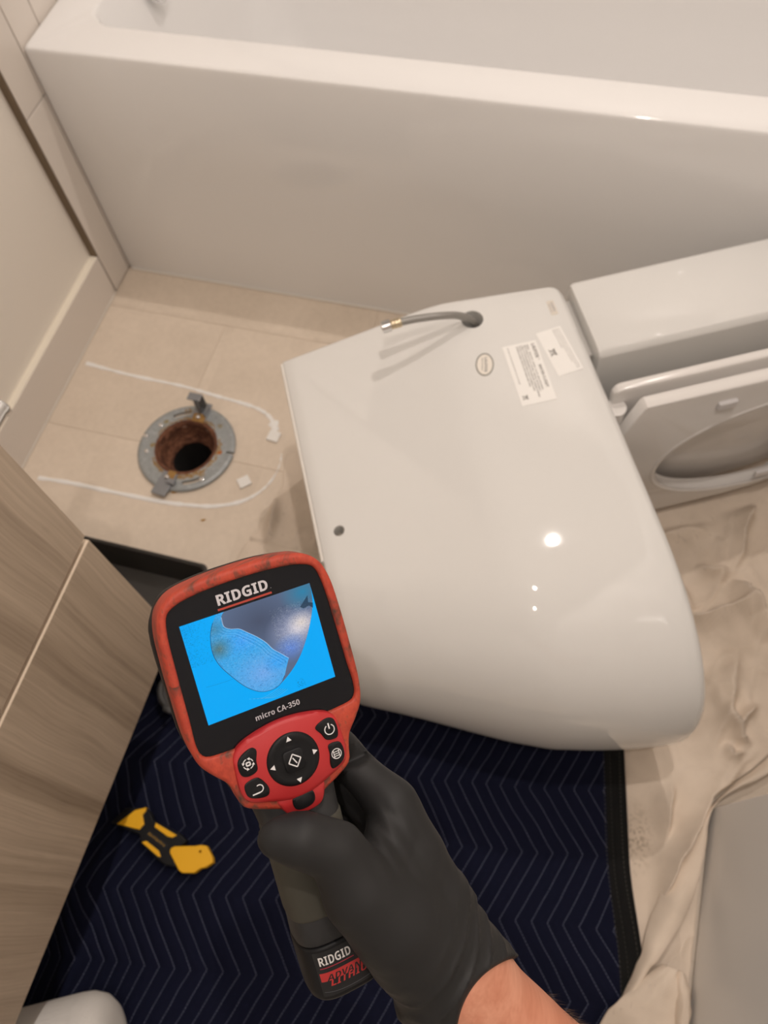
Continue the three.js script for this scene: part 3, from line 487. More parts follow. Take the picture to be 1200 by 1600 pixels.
{
  // quilted moving blanket: (l, e) coordinates along its right edge
  const E = [0.194, 0.981], Lx = [-0.981, 0.194], O = [1.161, 0.748], e0 = -0.13, e1 = 0.62, l1 = 0.93, sp = 0.0212, P = 0.183, A = 0.052;
  const warp = (l, e) => [0.012 * fbm(l * 5, e * 5, 2, 12) * sstep(0, 0.2, l) + 0.03 * sstep(0.4, 0.8, l) * sin(e * 8 + l * 4), 0.01 * fbm(l * 5 + 9, e * 5, 2, 13) * sstep(0, 0.2, l)];
  const zig = (e) => { let q = ((e - 0.0635) / P) % 1; if (q < 0) q += 1; return A * (q < 0.5 ? 1 - 2 * q : 2 * q - 1); };
  const phase = (l, e) => { const [wl, we] = warp(l, e); return (l + wl - zig(e + we) - 0.024) / sp; };
  const BW = 0.03;   // plain binding strip
  const hgt = (l, e, x, z) => {
    let h = 0.0085 + 0.004 * fbm(l * 6, e * 6, 3, 33);
    const q = phase(l, e), d = abs(q - Math.round(q));
    const [, we] = warp(l, e);
    h += (l > BW ? 0.0032 * pow(min(1, d / 0.42), 0.6) : 0.001 * sin(l * 500));
    for (const [c, amp, w] of [[0.7 + 0.08 * sin(e * 5), 0.012, 0.022], [0.44 + 0.12 * (e - 0.2), 0.005, 0.04], [0.83 - 0.1 * e, 0.009, 0.03]]) { const k = (l - c) / w; h += amp * exp(-k * k * (k > 0 ? 1 : 4)) * sstep(-0.05, 0.2, e); }
    const du = (x - TO.x) * 0.474 + (z - TO.z) * 0.88, dv = (x - TO.x) * 0.88 - (z - TO.z) * 0.474, under = sstep(0.66, 0.56, du) * sstep(-0.1, 0.02, du) * sstep(0.12, 0.2, dv);
    h = lerp(h, min(h, 0.0105), under);
    return h;
  };
  const N = 2048, map = canvasTex(N, N, (g) => {
    const px = (l) => l / l1 * N, py = (e) => (e - e0) / (e1 - e0) * N;
    g.fillStyle = '#0d1127'; g.fillRect(0, 0, N, N);
    for (let i = 0; i < 26000; i++) { const v = rnd(); g.fillStyle = v < 0.5 ? 'rgba(12,14,26,0.16)' : 'rgba(40,46,78,0.12)'; g.fillRect(rnd() * N, rnd() * N, 1 + rnd() * 9, 1 + rnd() * 3); }
    g.strokeStyle = '#82879a'; g.lineWidth = 1.5;
    for (let k = -8; k < 50; k++) {
      g.setLineDash([9, 2.5]); g.beginPath(); let on = false;
      for (let e = e0; e <= e1; e += 0.0015) {
        let l = 0.024 + k * sp + zig(e); for (let it = 0; it < 4; it++) { const [wl, we] = warp(l, e); l = 0.024 + k * sp + zig(e + we) - wl; }
        if (l < BW) { on = false; continue; }
        if (on) g.lineTo(px(l), py(e)); else { g.moveTo(px(l), py(e)); on = true; }
      }
      g.stroke();
    }
    g.fillStyle = '#191919'; g.fillRect(0, 0, px(BW), N);
    g.strokeStyle = '#5a5850'; g.lineWidth = 1.6; g.setLineDash([10, 6]);
    for (const [l, a] of [[0.0305, 1], [0.021, 0.6], [0.007, 1]]) { g.globalAlpha = a; g.beginPath(); for (let e = e0; e <= e1; e += 0.01) g.lineTo(px(l + 0.0015 * sin(e * 14)), py(e)); g.stroke(); }
    g.globalAlpha = 1;
  });
  map.flipY = false;
  const fab = tex(256, 256, (x, y) => grey(128 + 70 * vnoise(x * 120, y * 120, 5) + 30 * sin((x + y) * 2 * PI * 60)), { srgb: false }); fab.repeat.set(9, 8);
  const bl = sheet(420, 340, (u, v) => { const l = u * l1, e = lerp(e0, e1, v) + 0.002 * vnoise(u * 30, v * 30, 1), x = O[0] + Lx[0] * l + E[0] * e, z = O[1] + Lx[1] * l + E[1] * e - 0.008 * sin(PI * clamp((e - 0.05) / 0.5, 0, 1)) * 0; return [x + 0.012 * sstep(0.15, 0.3, e) * sstep(0.1, 0, l), hgt(l, e, x, z), z]; }, (u, v) => [u, v]);
  const b = mesh('moving_blanket', bl, phys({ map, bumpMap: fab, bumpScale: 0.0004, roughness: 0.92, specularIntensity: 0.4, sheen: 0.1, sheenRoughness: 0.6, sheenColor: lin(0.1, 0.11, 0.16), side: THREE.DoubleSide }));
  tag(b, 'navy quilted moving blanket with zigzag stitching spread on the floor', 'blanket');
}

// ------------------------------------------------------------------ black open bin and the cable coil in it
{
  const o = thing('plastic_bin', 'black open plastic bin on the floor beside the vanity corner', 'bin', [0.3, 0.016, 0.73]);
  const R2 = (x0, x1, z0, z1, r, y) => rrect(x0, x1, z0, z1, r, y, 5, 4), h = 0.075;
  const rings = [R2(-0.19, 0.155, -0.075, 0.075, 0.01, 0), R2(-0.2, 0.165, -0.085, 0.085, 0.012, h), R2(-0.197, 0.162, -0.082, 0.082, 0.01, h + 0.002), R2(-0.194, 0.159, -0.079, 0.079, 0.009, h), R2(-0.186, 0.151, -0.071, 0.071, 0.009, 0.004)];
  mesh('bin_shell', flipIfInside(loft(rings, { capA: [-0.02, 0, 0], capB: [-0.02, 0.004, 0], crease: 0.6 })), std({ color: lin(0.05, 0.046, 0.042), roughness: 0.5 }), o);
}
{
  const pts = []; for (let i = 0; i <= 90; i++) { const a = i / 90 * 2 * PI * 2.3, r = 0.027 + 0.0001 * i; pts.push([cos(a) * r, 0.006 + i * 0.00022, sin(a) * r]); }
  const c = thing('camera_cable', 'grey inspection camera cable coiled on the blanket behind the device', 'cable', [0.476, 0.021, 0.84]);
  mesh('cable', tube(pts, 0.0055, 220, 10), std({ color: lin(0.1, 0.1, 0.1), roughness: 0.4 }), c);
  mesh('camera_head', new THREE.CapsuleGeometry(0.0085, 0.03, 6, 16).rotateZ(PI / 2).translate(0.05, 0.009, 0.02), std({ color: lin(0.4, 0.39, 0.37), metalness: 0.8, roughness: 0.3 }), c);
}

// ------------------------------------------------------------------ yellow and black caulking tool
{
  const t = thing('caulk_tool', 'yellow and black plastic caulk finishing tool on the blanket', 'tool', [0.494, 0.0205, 1.044]);
  t.rotation.y = -11.9 * PI / 180;
  const ex = (pts, y0, y1, bev, hole) => {
    const s = new THREE.Shape(pts.map((p) => new THREE.Vector2(p[0] / 1000, -p[1] / 1000)));
    if (hole) { const h = new THREE.Path(); h.absarc(hole[0] / 1000, -hole[1] / 1000, hole[2] / 1000, 0, 2 * PI, true); s.holes.push(h); }
    return new THREE.ExtrudeGeometry(s, { depth: y1 - y0 - 2 * bev, bevelEnabled: true, bevelThickness: bev, bevelSize: bev, bevelOffset: -bev * 0.6, bevelSegments: 3 }).rotateX(-PI / 2).translate(0, y0 + bev, 0);
  };
  const yellow = std({ color: lin(1.0, 0.52, 0.012), roughness: 0.5 });
  mesh('body', ex([[-44, 18], [-36, -8], [-10, -22], [2, -19], [10, -13], [40, -14.5], [60, -15], [72, -12], [64, 4], [76, 24], [62, 29], [46, 28], [13, 21], [4, 12], [-8, 14]], 0.0, 0.013, 0.002), blackPlastic, t);
  mesh('pointed_end', ex([[-34, 15.5], [-21, -12], [-9, -22.5], [-6.5, -19], [-8, -12], [2, -2.4], [0, 6.5], [-8, 9]], 0.003, 0.0155, 0.0015), yellow, t);
  mesh('wide_end', ex([[58, 7], [61, 2.5], [88, -12], [95, -17], [103, -20], [119, -11], [123, -6], [117, 4.5], [111, 9], [106, 18.5], [91, 26], [85, 25.5], [60, 12]], 0.002, 0.0155, 0.0015, [99.6, -9.5, 3]), yellow, t);
  mesh('side_grip', ex([[17.5, -11.8], [55, -12], [51, -6.8], [44, -4.8], [19, -6.6]], 0.004, 0.0145, 0.001), yellow, t);
  mesh('side_grip', ex([[13.9, 19.9], [18.8, 15.4], [43, 18.2], [50.4, 23.3], [46.4, 24.6]], 0.004, 0.0145, 0.001), yellow, t);
  const pr = canvasTex(256, 48, (g, w, h) => { g.fillStyle = '#111216'; g.fillRect(0, 0, w, h); g.fillStyle = '#b0862c'; g.strokeStyle = '#b0862c'; g.lineWidth = 6; for (let i = 0; i < 9; i++) { const x = 14 + i * 25; g.beginPath(); g.moveTo(x + 8, 8 + (i % 3) * 4); g.lineTo(x, 38); g.moveTo(x + 4, 24); g.quadraticCurveTo(x + 16, 12 + (i % 2) * 10, x + 15, 38 - (i % 4) * 4); g.stroke(); } });
  const l = mesh('print', uvFrom(new THREE.BoxGeometry(0.037, 0.0003, 0.0066), (x, y, z) => [x / 0.037 + 0.5, -z / 0.0066 + 0.5]), std({ map: pr, roughness: 0.5 }), t);
  l.position.set(0.032, 0.0132, 0.0065); l.rotation.y = -0.1;
}
// paper towel roll at the lower left
{
  const o = thing('paper_roll', 'white paper towel roll lying half under the vanity', 'paper towel', [0.48, 0.083, 1.356]);
  o.rotation.y = 0.5;
  const q = tex(256, 256, (x, y) => grey(128 + 60 * fbm(x * 40, y * 40, 3, 2) + 50 * (hash(floor(x * 40), floor(y * 40)) > 0.5 ? sin(x * 2 * PI * 40) * sin(y * 2 * PI * 40) : 0)), { srgb: false }); q.repeat.set(5, 3);
  mesh('roll', new THREE.LatheGeometry([[0.021, 0.12], [0.066, 0.12], [0.0675, 0.117], [0.0675, -0.08], [0.066, -0.096], [0.06, -0.11], [0.05, -0.119], [0.03, -0.1235], [0, -0.124]].map((p) => new THREE.Vector2(...p)), 64).rotateZ(PI / 2), std({ color: lin(0.8, 0.77, 0.73), roughness: 0.95, bumpMap: q, bumpScale: 0.001 }), o);
  mesh('core', new THREE.CylinderGeometry(0.021, 0.021, 0.1, 32, 1, true).rotateZ(PI / 2).translate(-0.07, 0, 0), std({ color: lin(0.35, 0.25, 0.16), roughness: 0.9, side: THREE.DoubleSide }), o);
}

// ------------------------------------------------------------------ inspection camera (millimetres in its own frame: x right, y up on its face, z out of its face)
const DEV = new THREE.Matrix4().makeBasis(V3(0.7247, -0.2701, -0.6339).normalize(), V3(-0.4161, 0.5617, -0.7151).normalize(), V3(0.5492, 0.782, 0.2947).normalize()).setPosition(0.8484, 0.9006, 0.9596);
const place = (o) => { o.position.setFromMatrixPosition(DEV); o.quaternion.setFromRotationMatrix(DEV).normalize(); return o; };
const mm = (g) => g.scale(0.001, 0.001, 0.001);
const smoothOutline = (P, n = 8) => new THREE.CatmullRomCurve3(P.map((p) => V3(p[0], p[1], 0)), true, 'centripetal').getPoints(P.length * n).slice(0, -1).map((p) => new THREE.Vector2(p.x, p.y));
const mirrorX = (P) => [...P, ...P.slice().reverse().filter((p) => abs(p[0]) > 0.01).map((p) => [-p[0], p[1]])];
function slab2(outline, z0, z1, bev, holes = [], seg = 3) {
  const s = new THREE.Shape(outline); for (const h of holes) s.holes.push(new THREE.Path(h));
  return new THREE.ExtrudeGeometry(s, { depth: z1 - z0 - 2 * bev, bevelEnabled: bev > 0, bevelThickness: bev, bevelSize: bev, bevelOffset: -bev, bevelSegments: seg, curveSegments: 12 }).translate(0, 0, z0 + bev);
}
const rr2 = (x0, x1, y0, y1, r, n = 6) => { const o = [], C = [[x1 - r, y1 - r, 0], [x0 + r, y1 - r, 1], [x0 + r, y0 + r, 2], [x1 - r, y0 + r, 3]]; for (const [x, y, k] of C) for (let i = 0; i <= n; i++) { const a = PI / 2 * (k + i / n); o.push(new THREE.Vector2(x + r * cos(a), y + r * sin(a))); } return o; };
const creased = (g, a = 0.6) => toCreasedNormals(g, a);
// handle cross-section: half width, front z, back z for each y
const HND = (y) => ({ w: interp([[-199, 22], [-166, 22], [-150, 21.3], [-105, 21], [-92, 22.5], [-78, 25], [-60, 27]], y), f: interp([[-199, 0], [-105, -0.5], [-92, -4], [-80, -8], [-60, -12]], y), b: interp([[-199, -41], [-150, -40], [-100, -40], [-60, -40]], y) });
const HN = 3.2;
const hring = (y, grow = 0, n = 56) => { const { w, f, b } = HND(y), c = (f + b) / 2, d = (f - b) / 2 + grow, W = w + grow; return [...Array(n)].map((_, i) => { const a = i / n * 2 * PI, x = cos(a), z = sin(a); return [W * sign(x) * pow(abs(x), 2 / HN), y, c + d * sign(z) * pow(abs(z), 2 / HN)]; }); };
{
  const d = place(thing('inspection_camera', 'red and black handheld inspection camera with lit blue screen, held up front', 'camera'));
  const grime = tex(512, 512, (x, y) => { const n = fbm(x * 16, y * 9, 4, 81), m = fbm(x * 70, y * 50, 3, 82), k = max(0, n + m * 0.8 - 0.04); return [178 - k * 118 + m * 24, 64 - k * 20 + m * 14, 42 - k * 6 + m * 8]; });
  const rubber = std({ map: grime, roughness: 0.62, bumpMap: grime, bumpScale: 0.0005 });
  const redPl = std({ color: lin(0.46, 0.022, 0.024), roughness: 0.5 });
  const puv = (g, s = 0.12) => uvFrom(g, (x, y, z) => [(x + z) / s, (y + z * 0.7) / s]);
  // rubber bumper around the head, open at the front for the screen window
  const out = smoothOutline(mirrorX([[0, 47.2], [22, 46.2], [36, 43.2], [43.5, 37], [47, 27], [48.3, 10], [48.6, -12], [48, -34], [45.5, -45], [40, -53], [35, -59], [32.5, -66], [30.5, -74], [23, -79], [12, -84], [8, -87.5], [0, -88.5]]), 5);
  const win = smoothOutline(mirrorX([[0, 41], [20, 40.2], [34, 37.8], [39.6, 34.6], [42, 27], [43.2, 5], [43.8, -20], [44, -37], [41.6, -41.4], [32, -43], [15, -43], [0, -43]]), 5);
  const polar = (P, n = 200) => [...Array(n)].map((_, i) => { const a = i / n * 2 * PI, dx = cos(a), dy = sin(a); let best = 0; for (let k = 0; k < P.length; k++) { const p = P[k], q = P[(k + 1) % P.length], ex = q.x - p.x, ey = q.y - p.y, den = dx * ey - dy * ex; if (abs(den) < 1e-9) continue; const t = (p.x * ey - (p.y + 5) * ex) / den, u = (p.x * dy - (p.y + 5) * dx) / den; if (t > 0 && u >= -1e-6 && u <= 1 + 1e-6) best = max(best, t); } return [dx * best, dy * best - 5]; });
  const PO = polar(out), PW = polar(win), band = (k, z) => PO.map((o, i) => [lerp(PW[i][0], o[0], k), lerp(PW[i][1], o[1], k), z]), inO = (m, z) => PO.map((o) => { const r = hypot(o[0], o[1] + 5), q = (r - m) / r; return [o[0] * q, (o[1] + 5) * q - 5, z]; }), inW = (m, z) => PW.map((o) => { const r = hypot(o[0], o[1] + 5), q = (r + m) / r; return [o[0] * q, (o[1] + 5) * q - 5, z]; });
  const BR = [inW(0, -20), inO(2, -20), inO(0.6, -18.5), inO(0, -16), inO(0, -1)]; for (let k = 1; k <= 5; k++) { const a = PI / 2 * k / 5; BR.push(inO(2.6 * (1 - cos(a)), -1 + 3.4 * sin(a))); }
  BR.push(inW(1.6, 2.4), inW(0.6, 2.0), inW(0, 0.9), inW(0, -5), inW(0, -20));
  mesh('rubber_bumper', puv(flipIfInside(mm(loft(BR, { crease: 0.9 })))), rubber, d);
  const back = smoothOutline(mirrorX([[0, 46], [22, 45], [38, 41], [45, 32], [48.2, 24], [48.8, -10], [48, -36], [43, -48], [35, -62], [28, -76], [0, -80]]), 4);
  mesh('back_shell', creased(mm(slab2(back, -34, -15, 4)), 0.9), deviceBlack, d);
  // black glass window with printed brand
  const bezelTex = canvasTex(1200, 1150, (g, w, h) => {
    const X = (x) => (x + 44) / 88 * w, Y = (y) => (41 - y) / 84.3 * h;
    g.fillStyle = '#101116'; g.fillRect(0, 0, w, h);
    g.fillStyle = '#c9c5c8'; g.textAlign = 'center'; g.textBaseline = 'middle';
    const wide = (t, x, y, wmm, hpx, st) => { g.save(); g.font = `bold ${hpx}px sans-serif`; g.translate(X(x), Y(y)); g.scale((X(wmm) - X(0)) / g.measureText(t).width, 1); if (st) { g.lineWidth = st; g.strokeStyle = g.fillStyle; g.strokeText(t, 0, 0); } g.fillText(t, 0, 0); g.restore(); };
    wide('RIDGID', -0.4, 33.2, 28.6, 104, 2);
    g.font = 'bold 26px sans-serif'; g.fillText('.', X(14.8), Y(31.3));
    g.fillStyle = '#b0473c'; g.fillRect(X(-14.8), Y(28.9), X(14.6) - X(-14.8), 15);
    g.fillStyle = '#b9b6ba'; wide('micro CA-350', 0.6, -32.4, 25.2, 56, 0);
  });
  bezelTex.colorSpace = THREE.SRGBColorSpace;
  const bez = mesh('glass_window', uvFrom(mm(slab2(win, -3, 0, 0)), (x, y) => [(x * 1000 + 44) / 88, (y * 1000 + 43.3) / 84.3]), phys({ map: bezelTex, roughness: 0.06, specularIntensity: 0.55 }), d);
  bez.userData.label = 'black glass window with white brand lettering';
  const scr = canvasTex(1024, 768, (g, w, h) => {
    g.fillStyle = '#00a8f6'; g.fillRect(0, 0, w, h);
    const rad = (x, y, r, c0, c1) => { const q = g.createRadialGradient(x, y, 0, x, y, r); q.addColorStop(0, c0); q.addColorStop(1, c1); g.fillStyle = q; };
    // the pipe mouth seen by the probe, on a 1000 x 1000 grid
    g.scale(w / 1000, h / 1000);
    const path = (P, close) => { const c = new THREE.CatmullRomCurve3(P.map((p) => V3(p[0], p[1], 0)), false, 'centripetal').getPoints(P.length * 10); g.beginPath(); c.forEach((p, i) => (i ? g.lineTo(p.x, p.y) : g.moveTo(p.x, p.y))); if (close) g.closePath(); };
    const mouth = [[290, -30], [230, 70], [196, 157], [171, 339], [190, 470], [245, 608], [346, 793], [438, 878], [530, 891], [620, 841], [741, 724], [837, 575], [953, 305], [990, 150], [1003, -30]];
    const paper = [[290, -30], [230, 70], [196, 157], [171, 339], [190, 470], [245, 608], [346, 793], [438, 878], [530, 891], [590, 860], [628, 803], [655, 740], [694, 650]];
    const ridge = [[694, 650], [640, 570], [599, 510], [560, 420], [510, 341], [450, 265], [398, 205], [340, 180], [302, 140], [300, 43], [330, 0], [380, -30]];
    g.save(); path(mouth, true); g.clip();
    g.fillStyle = '#5b6a86'; g.fillRect(0, 0, 1000, 1000);
    rad(560, 200, 300, 'rgba(74,82,104,0.98)', 'rgba(74,82,104,0)'); g.fillRect(0, 0, 1000, 1000);
    rad(815, 400, 260, 'rgba(206,204,222,0.98)', 'rgba(150,155,190,0)'); g.fillRect(0, 0, 1000, 1000);
    rad(860, 350, 130, 'rgba(238,222,210,0.9)', 'rgba(220,210,210,0)'); g.fillRect(0, 0, 1000, 1000);
    rad(730, 560, 150, 'rgba(98,138,220,0.9)', 'rgba(98,138,220,0)'); g.fillRect(0, 0, 1000, 1000);
    rad(930, 60, 190, 'rgba(40,130,170,0.9)', 'rgba(60,130,160,0)'); g.fillRect(0, 0, 1000, 1000);
    for (let i = 0; i < 2600; i++) { const x = 640 + rnd() * 360, y = 130 + rnd() * 480; g.fillStyle = i & 1 ? 'rgba(255,250,240,0.10)' : 'rgba(30,40,70,0.12)'; g.fillRect(x, y, 3 + rnd() * 6, 3 + rnd() * 6); }
    path([...paper, ...ridge], true); g.fillStyle = '#3fa6e6'; g.fill(); g.save(); g.clip();
    rad(225, 330, 130, 'rgba(84,112,112,0.95)', 'rgba(84,120,130,0)'); g.fillRect(0, 0, 1000, 1000);
    rad(225, 130, 110, 'rgba(70,130,160,0.8)', 'rgba(70,130,160,0)'); g.fillRect(0, 0, 1000, 1000);
    rad(480, 700, 260, 'rgba(122,168,232,0.85)', 'rgba(122,168,232,0)'); g.fillRect(0, 0, 1000, 1000);
    rad(610, 640, 120, 'rgba(40,160,248,0.7)', 'rgba(40,160,248,0)'); g.fillRect(0, 0, 1000, 1000);
    rad(400, 330, 170, 'rgba(70,160,245,0.8)', 'rgba(60,170,250,0)'); g.fillRect(0, 0, 1000, 1000);
    for (let i = 0; i < 5200; i++) { g.fillStyle = i & 1 ? 'rgba(205,228,255,0.10)' : 'rgba(10,60,120,0.12)'; g.fillRect(170 + rnd() * 540, rnd() * 900, 3 + rnd() * 9, 3 + rnd() * 7); }
    g.lineWidth = 3; for (let k = 1; k < 7; k++) { g.strokeStyle = k & 1 ? 'rgba(20,70,140,0.30)' : 'rgba(200,225,255,0.28)'; path(ridge.slice(0, 9).map((p) => [p[0] - k * 9, p[1] + k * 7 + 5 * vnoise(p[0] * 0.02, k, 3)])); g.stroke(); }
    g.restore();
    g.strokeStyle = 'rgba(190,215,245,0.65)'; g.lineWidth = 5; path(ridge.slice(0, 10)); g.stroke();
    g.restore();
    g.strokeStyle = 'rgba(30,50,80,0.8)'; g.lineWidth = 4; path(paper.slice(1, 11)); g.stroke();
    g.fillStyle = 'rgba(30,50,70,0.7)'; g.beginPath(); g.moveTo(880, 200); g.lineTo(960, 110); g.lineTo(950, 180); g.lineTo(985, 200); g.lineTo(975, 250); g.lineTo(950, 215); g.lineTo(905, 225); g.fill();
    for (let i = 0; i < 9; i++) { g.strokeStyle = i & 1 ? 'rgba(20,110,180,0.55)' : 'rgba(140,215,255,0.5)'; g.lineWidth = 4; path([[330 + i * 14, 900 + i * 6], [430 + i * 12, 935 + i * 5], [560 + i * 8, 905 + i * 5]]); g.stroke(); }
    for (let i = 0; i < 700; i++) { g.fillStyle = 'rgba(0,80,140,0.22)'; g.fillRect(rnd() * rnd() * 300, rnd() * 420, 2 + rnd() * 7, 2 + rnd() * 5); }
    g.strokeStyle = 'rgba(0,110,180,0.5)'; g.lineWidth = 4; path([[60, 640], [140, 650], [260, 655]]); g.stroke();
    for (let i = 0; i < 50; i++) { g.fillStyle = 'rgba(0,60,110,0.6)'; g.fillRect(700 + rnd() * 60, 890 + rnd() * 80, 3, 4); }
  });
  const sm = phys({ color: 0x000000, specularIntensity: 0.35, emissive: 0xffffff, emissiveMap: scr, emissiveIntensity: 1.0, roughness: 0.06 });
  mesh('screen', uvFrom(mm(new THREE.BoxGeometry(71.1, 53.3, 0.3)), (x, y) => [x / 0.0711 + 0.5, y / 0.0533 + 0.5]), sm, d).position.z = 0.00008;
  // keypad
  const kp = smoothOutline(mirrorX([[0, -37], [16, -39], [25, -42.2], [28.5, -46], [30, -56], [30, -66], [27.5, -71.5], [18, -76], [0, -80.5]]), 6);
  const keypad = mesh('keypad', creased(mm(slab2(kp, -10, 4.4, 2, [], 4)), 0.9), redPl, d);
  const tab = smoothOutline([[-13, -76], [13, -76], [12.5, -83], [8.5, -88.5], [-7, -88.5], [-11.5, -84]], 6);
  mesh('lower_tab', creased(mm(slab2(tab, -10, 3.2, 1.5)), 0.9), redPl, d);
  const key = (name, P, z1, sym, n = 5) => { const k = mesh(name, creased(mm(slab2(smoothOutline(P, n), 0, z1, 0.9)), 0.9), deviceBlack, keypad); if (sym) mesh('symbol', mm(merge(sym).translate(0, 0, z1 - 0.12)), whitePrint, k); return k; };
  const arcS = (x, y, r, a0, a1, t = 0.36) => new THREE.TorusGeometry(r, t, 5, 24, a1 - a0).rotateZ(a0).translate(x, y, 0);
  const bar = (x0, y0, x1, y1, t = 0.36) => { const L = hypot(x1 - x0, y1 - y0); return new THREE.BoxGeometry(L, t * 2, 0.4).rotateZ(Math.atan2(y1 - y0, x1 - x0)).translate((x0 + x1) / 2, (y0 + y1) / 2, 0); };
  const tri = (x, y, a, s = 2) => new THREE.ExtrudeGeometry(new THREE.Shape([0, 1, 2].map((i) => new THREE.Vector2(x + s * cos(a + i * 2.0944), y + s * sin(a + i * 2.0944)))), { depth: 0.25, bevelEnabled: false });
  key('power_button', [[16.2, -47.6], [23.5, -44.8], [27, -46.5], [28, -53], [26.5, -57], [20.5, -56.2], [18.4, -52]], 5.2, [arcS(23.4, -51.2, 2.7, PI / 2 + 0.5, PI / 2 + 2 * PI - 0.5), bar(23.4, -50.8, 23.4, -47.6)]);
  key('menu_button', [[20.6, -59.2], [26.8, -59.6], [28.2, -63], [27.6, -68.5], [24.5, -71.5], [19.5, -72.4], [18.8, -70], [20, -64]], 5.2, [arcS(23.6, -65.2, 2.7, 0, 2 * PI, 0.3), bar(22.1, -64, 25.1, -64, 0.2), bar(22.1, -65.2, 25.1, -65.2, 0.2), bar(22.1, -66.4, 25.1, -66.4, 0.2), bar(22.1, -63.4, 22.1, -67, 0.2), bar(25.1, -63.4, 25.1, -67, 0.2)]);
  key('rotate_button', [[-16.6, -46.6], [-18.6, -44.6], [-24.5, -46.2], [-27.6, -49.5], [-27.5, -56.5], [-24.5, -58.4], [-19, -57.2], [-18, -52]], 5.2, [...[0, 1, 2, 3].map((k) => arcS(-22.6, -51.8, 2.7, k * PI / 2 + 0.2, k * PI / 2 + 1.1, 0.33)), ...[0, 1, 2, 3].map((k) => tri(-22.6 + 2.7 * cos(k * PI / 2 + 1.25), -51.8 + 2.7 * sin(k * PI / 2 + 1.25), k * PI / 2 + 1.25 + PI / 2, 0.9)), bar(-23.6, -51, -21.6, -51), bar(-23.6, -52.6, -21.6, -52.6), bar(-23.6, -51, -23.6, -52.6), bar(-21.6, -51, -21.6, -52.6)]);
  key('return_button', [[-27.2, -61.8], [-20.5, -60.5], [-18.5, -62], [-15.6, -68.5], [-17, -71.8], [-24, -70.8], [-27.4, -68]], 5.2, [bar(-24.8, -68.4, -20.6, -68.4), arcS(-20.6, -66.4, 2, -PI / 2, PI / 2 + 0.5)]);
  key('lower_button', [[-5.2, -79.6], [6, -79.6], [6.2, -84.5], [3.6, -86.6], [-3.6, -86.6], [-5.6, -84.6]], 4.2, null);
  const pad = mesh('direction_pad', mm(new THREE.LatheGeometry([[0, 6.0], [6.4, 6.0], [8.6, 5.0], [11, 5.9], [13.2, 5.6], [14.4, 4.6], [14.6, 3.2], [14.6, 1]].map((p) => new THREE.Vector2(...p)), 56).rotateX(PI / 2).translate(0.6, -58.9, 0)), deviceBlack, keypad);
  mesh('select_button', creased(mm(slab2(rr2(-5.2, 6.4, -64.7, -53.1, 2.6), 3, 7.2, 1)), 0.9), deviceBlack, pad);
  const dia = [[0.6, -55.2], [4.1, -58.9], [0.6, -62.6], [-2.9, -58.9]].map((p, i) => { const a = 0.12, x = p[0] - 0.6, y = p[1] + 58.9; return [x * cos(a) - y * sin(a) + 0.6, x * sin(a) + y * cos(a) - 58.9]; });
  mesh('symbol', mm(merge([...dia.map((p, i) => bar(...p, ...dia[(i + 1) % 4], 0.3)), bar(-0.2, -57.2, 1.4, -60.6, 0.3)]).translate(0, 0, 7.15)), whitePrint, pad);
  mesh('symbol', mm(merge([tri(0.6, -47.6, PI / 2, 1.7), tri(12.2, -58.9, 0, 1.7), tri(0.6, -70.2, -PI / 2, 1.7), tri(-11, -58.9, PI, 1.7)]).translate(0, 0, 5.75)), whitePrint, pad);
  // handle, rubber grip, battery with its label
  const lf = (ys, grow = 0) => flipIfInside(mm(loft(ys.map((y) => hring(...(Array.isArray(y) ? y : [y, grow]))), { capA: [0, Array.isArray(ys[0]) ? ys[0][0] : ys[0], -20], capB: [0, Array.isArray(ys[ys.length - 1]) ? ys[ys.length - 1][0] : ys[ys.length - 1], -20], crease: 0.9 })));
  mesh('handle', lf([[-165.8, -0.8], -164.8, -155, -140, -120, -105, -98, -92, -86, -80, -72, -60]), std({ color: lin(0.018, 0.018, 0.019), roughness: 0.55 }), d);
  mesh('grip', lf([[-151, -0.4], [-150.2, 0.5], [-149, 0.7], [-130, 0.7], [-108, 0.7], [-101, 0.7], [-100, -0.3]]), std({ color: lin(0.05, 0.046, 0.034), roughness: 0.8 }), d);
  const bat = mesh('battery', lf([[-198.5, -3], [-198, -1.2], [-196, 0.2], [-192, 0.4], [-180, 0.4], [-168, 0.4], [-166.6, 0], [-166.2, -0.8]]), deviceBlack, d);
  const lab = canvasTex(760, 560, (g, w, h) => {
    g.fillStyle = '#0b0c10'; g.fillRect(0, 0, w, h); g.fillStyle = '#dcd8d6'; g.textBaseline = 'middle';
    g.save(); g.font = 'bold 150px sans-serif'; g.translate(34, 118); g.scale(410 / g.measureText('RIDGID').width, 1); g.fillText('RIDGID', 0, 0); g.restore();
    g.fillStyle = '#a3263a'; g.fillRect(40, 200, 420, 11);
    const q = '#b62b2b'; g.fillStyle = q; g.fillRect(18, 262, 730, 108);
    g.fillStyle = '#b62b2b'; g.font = 'italic bold 120px sans-serif'; g.save(); g.translate(96, 400); g.scale(620 / g.measureText('LITHIUM').width, 1); g.fillText('LITHIUM', 0, 0); g.restore();
    g.fillStyle = '#0b0c10'; g.strokeStyle = '#0b0c10'; g.font = 'italic bold 104px sans-serif'; g.lineWidth = 4; g.save(); g.translate(82, 334); g.scale(680 / g.measureText('ADVANCED').width, 1); g.fillText('ADVANCED', 0, 0); g.restore();
    g.strokeStyle = '#54545a'; g.lineWidth = 6; g.beginPath(); g.moveTo(20, h - 60); g.quadraticCurveTo(w / 2, h - 4, w - 20, h - 60); g.stroke();
  });
  const LB = new THREE.PlaneGeometry(35, 26, 24, 12), q = LB.attributes.position;
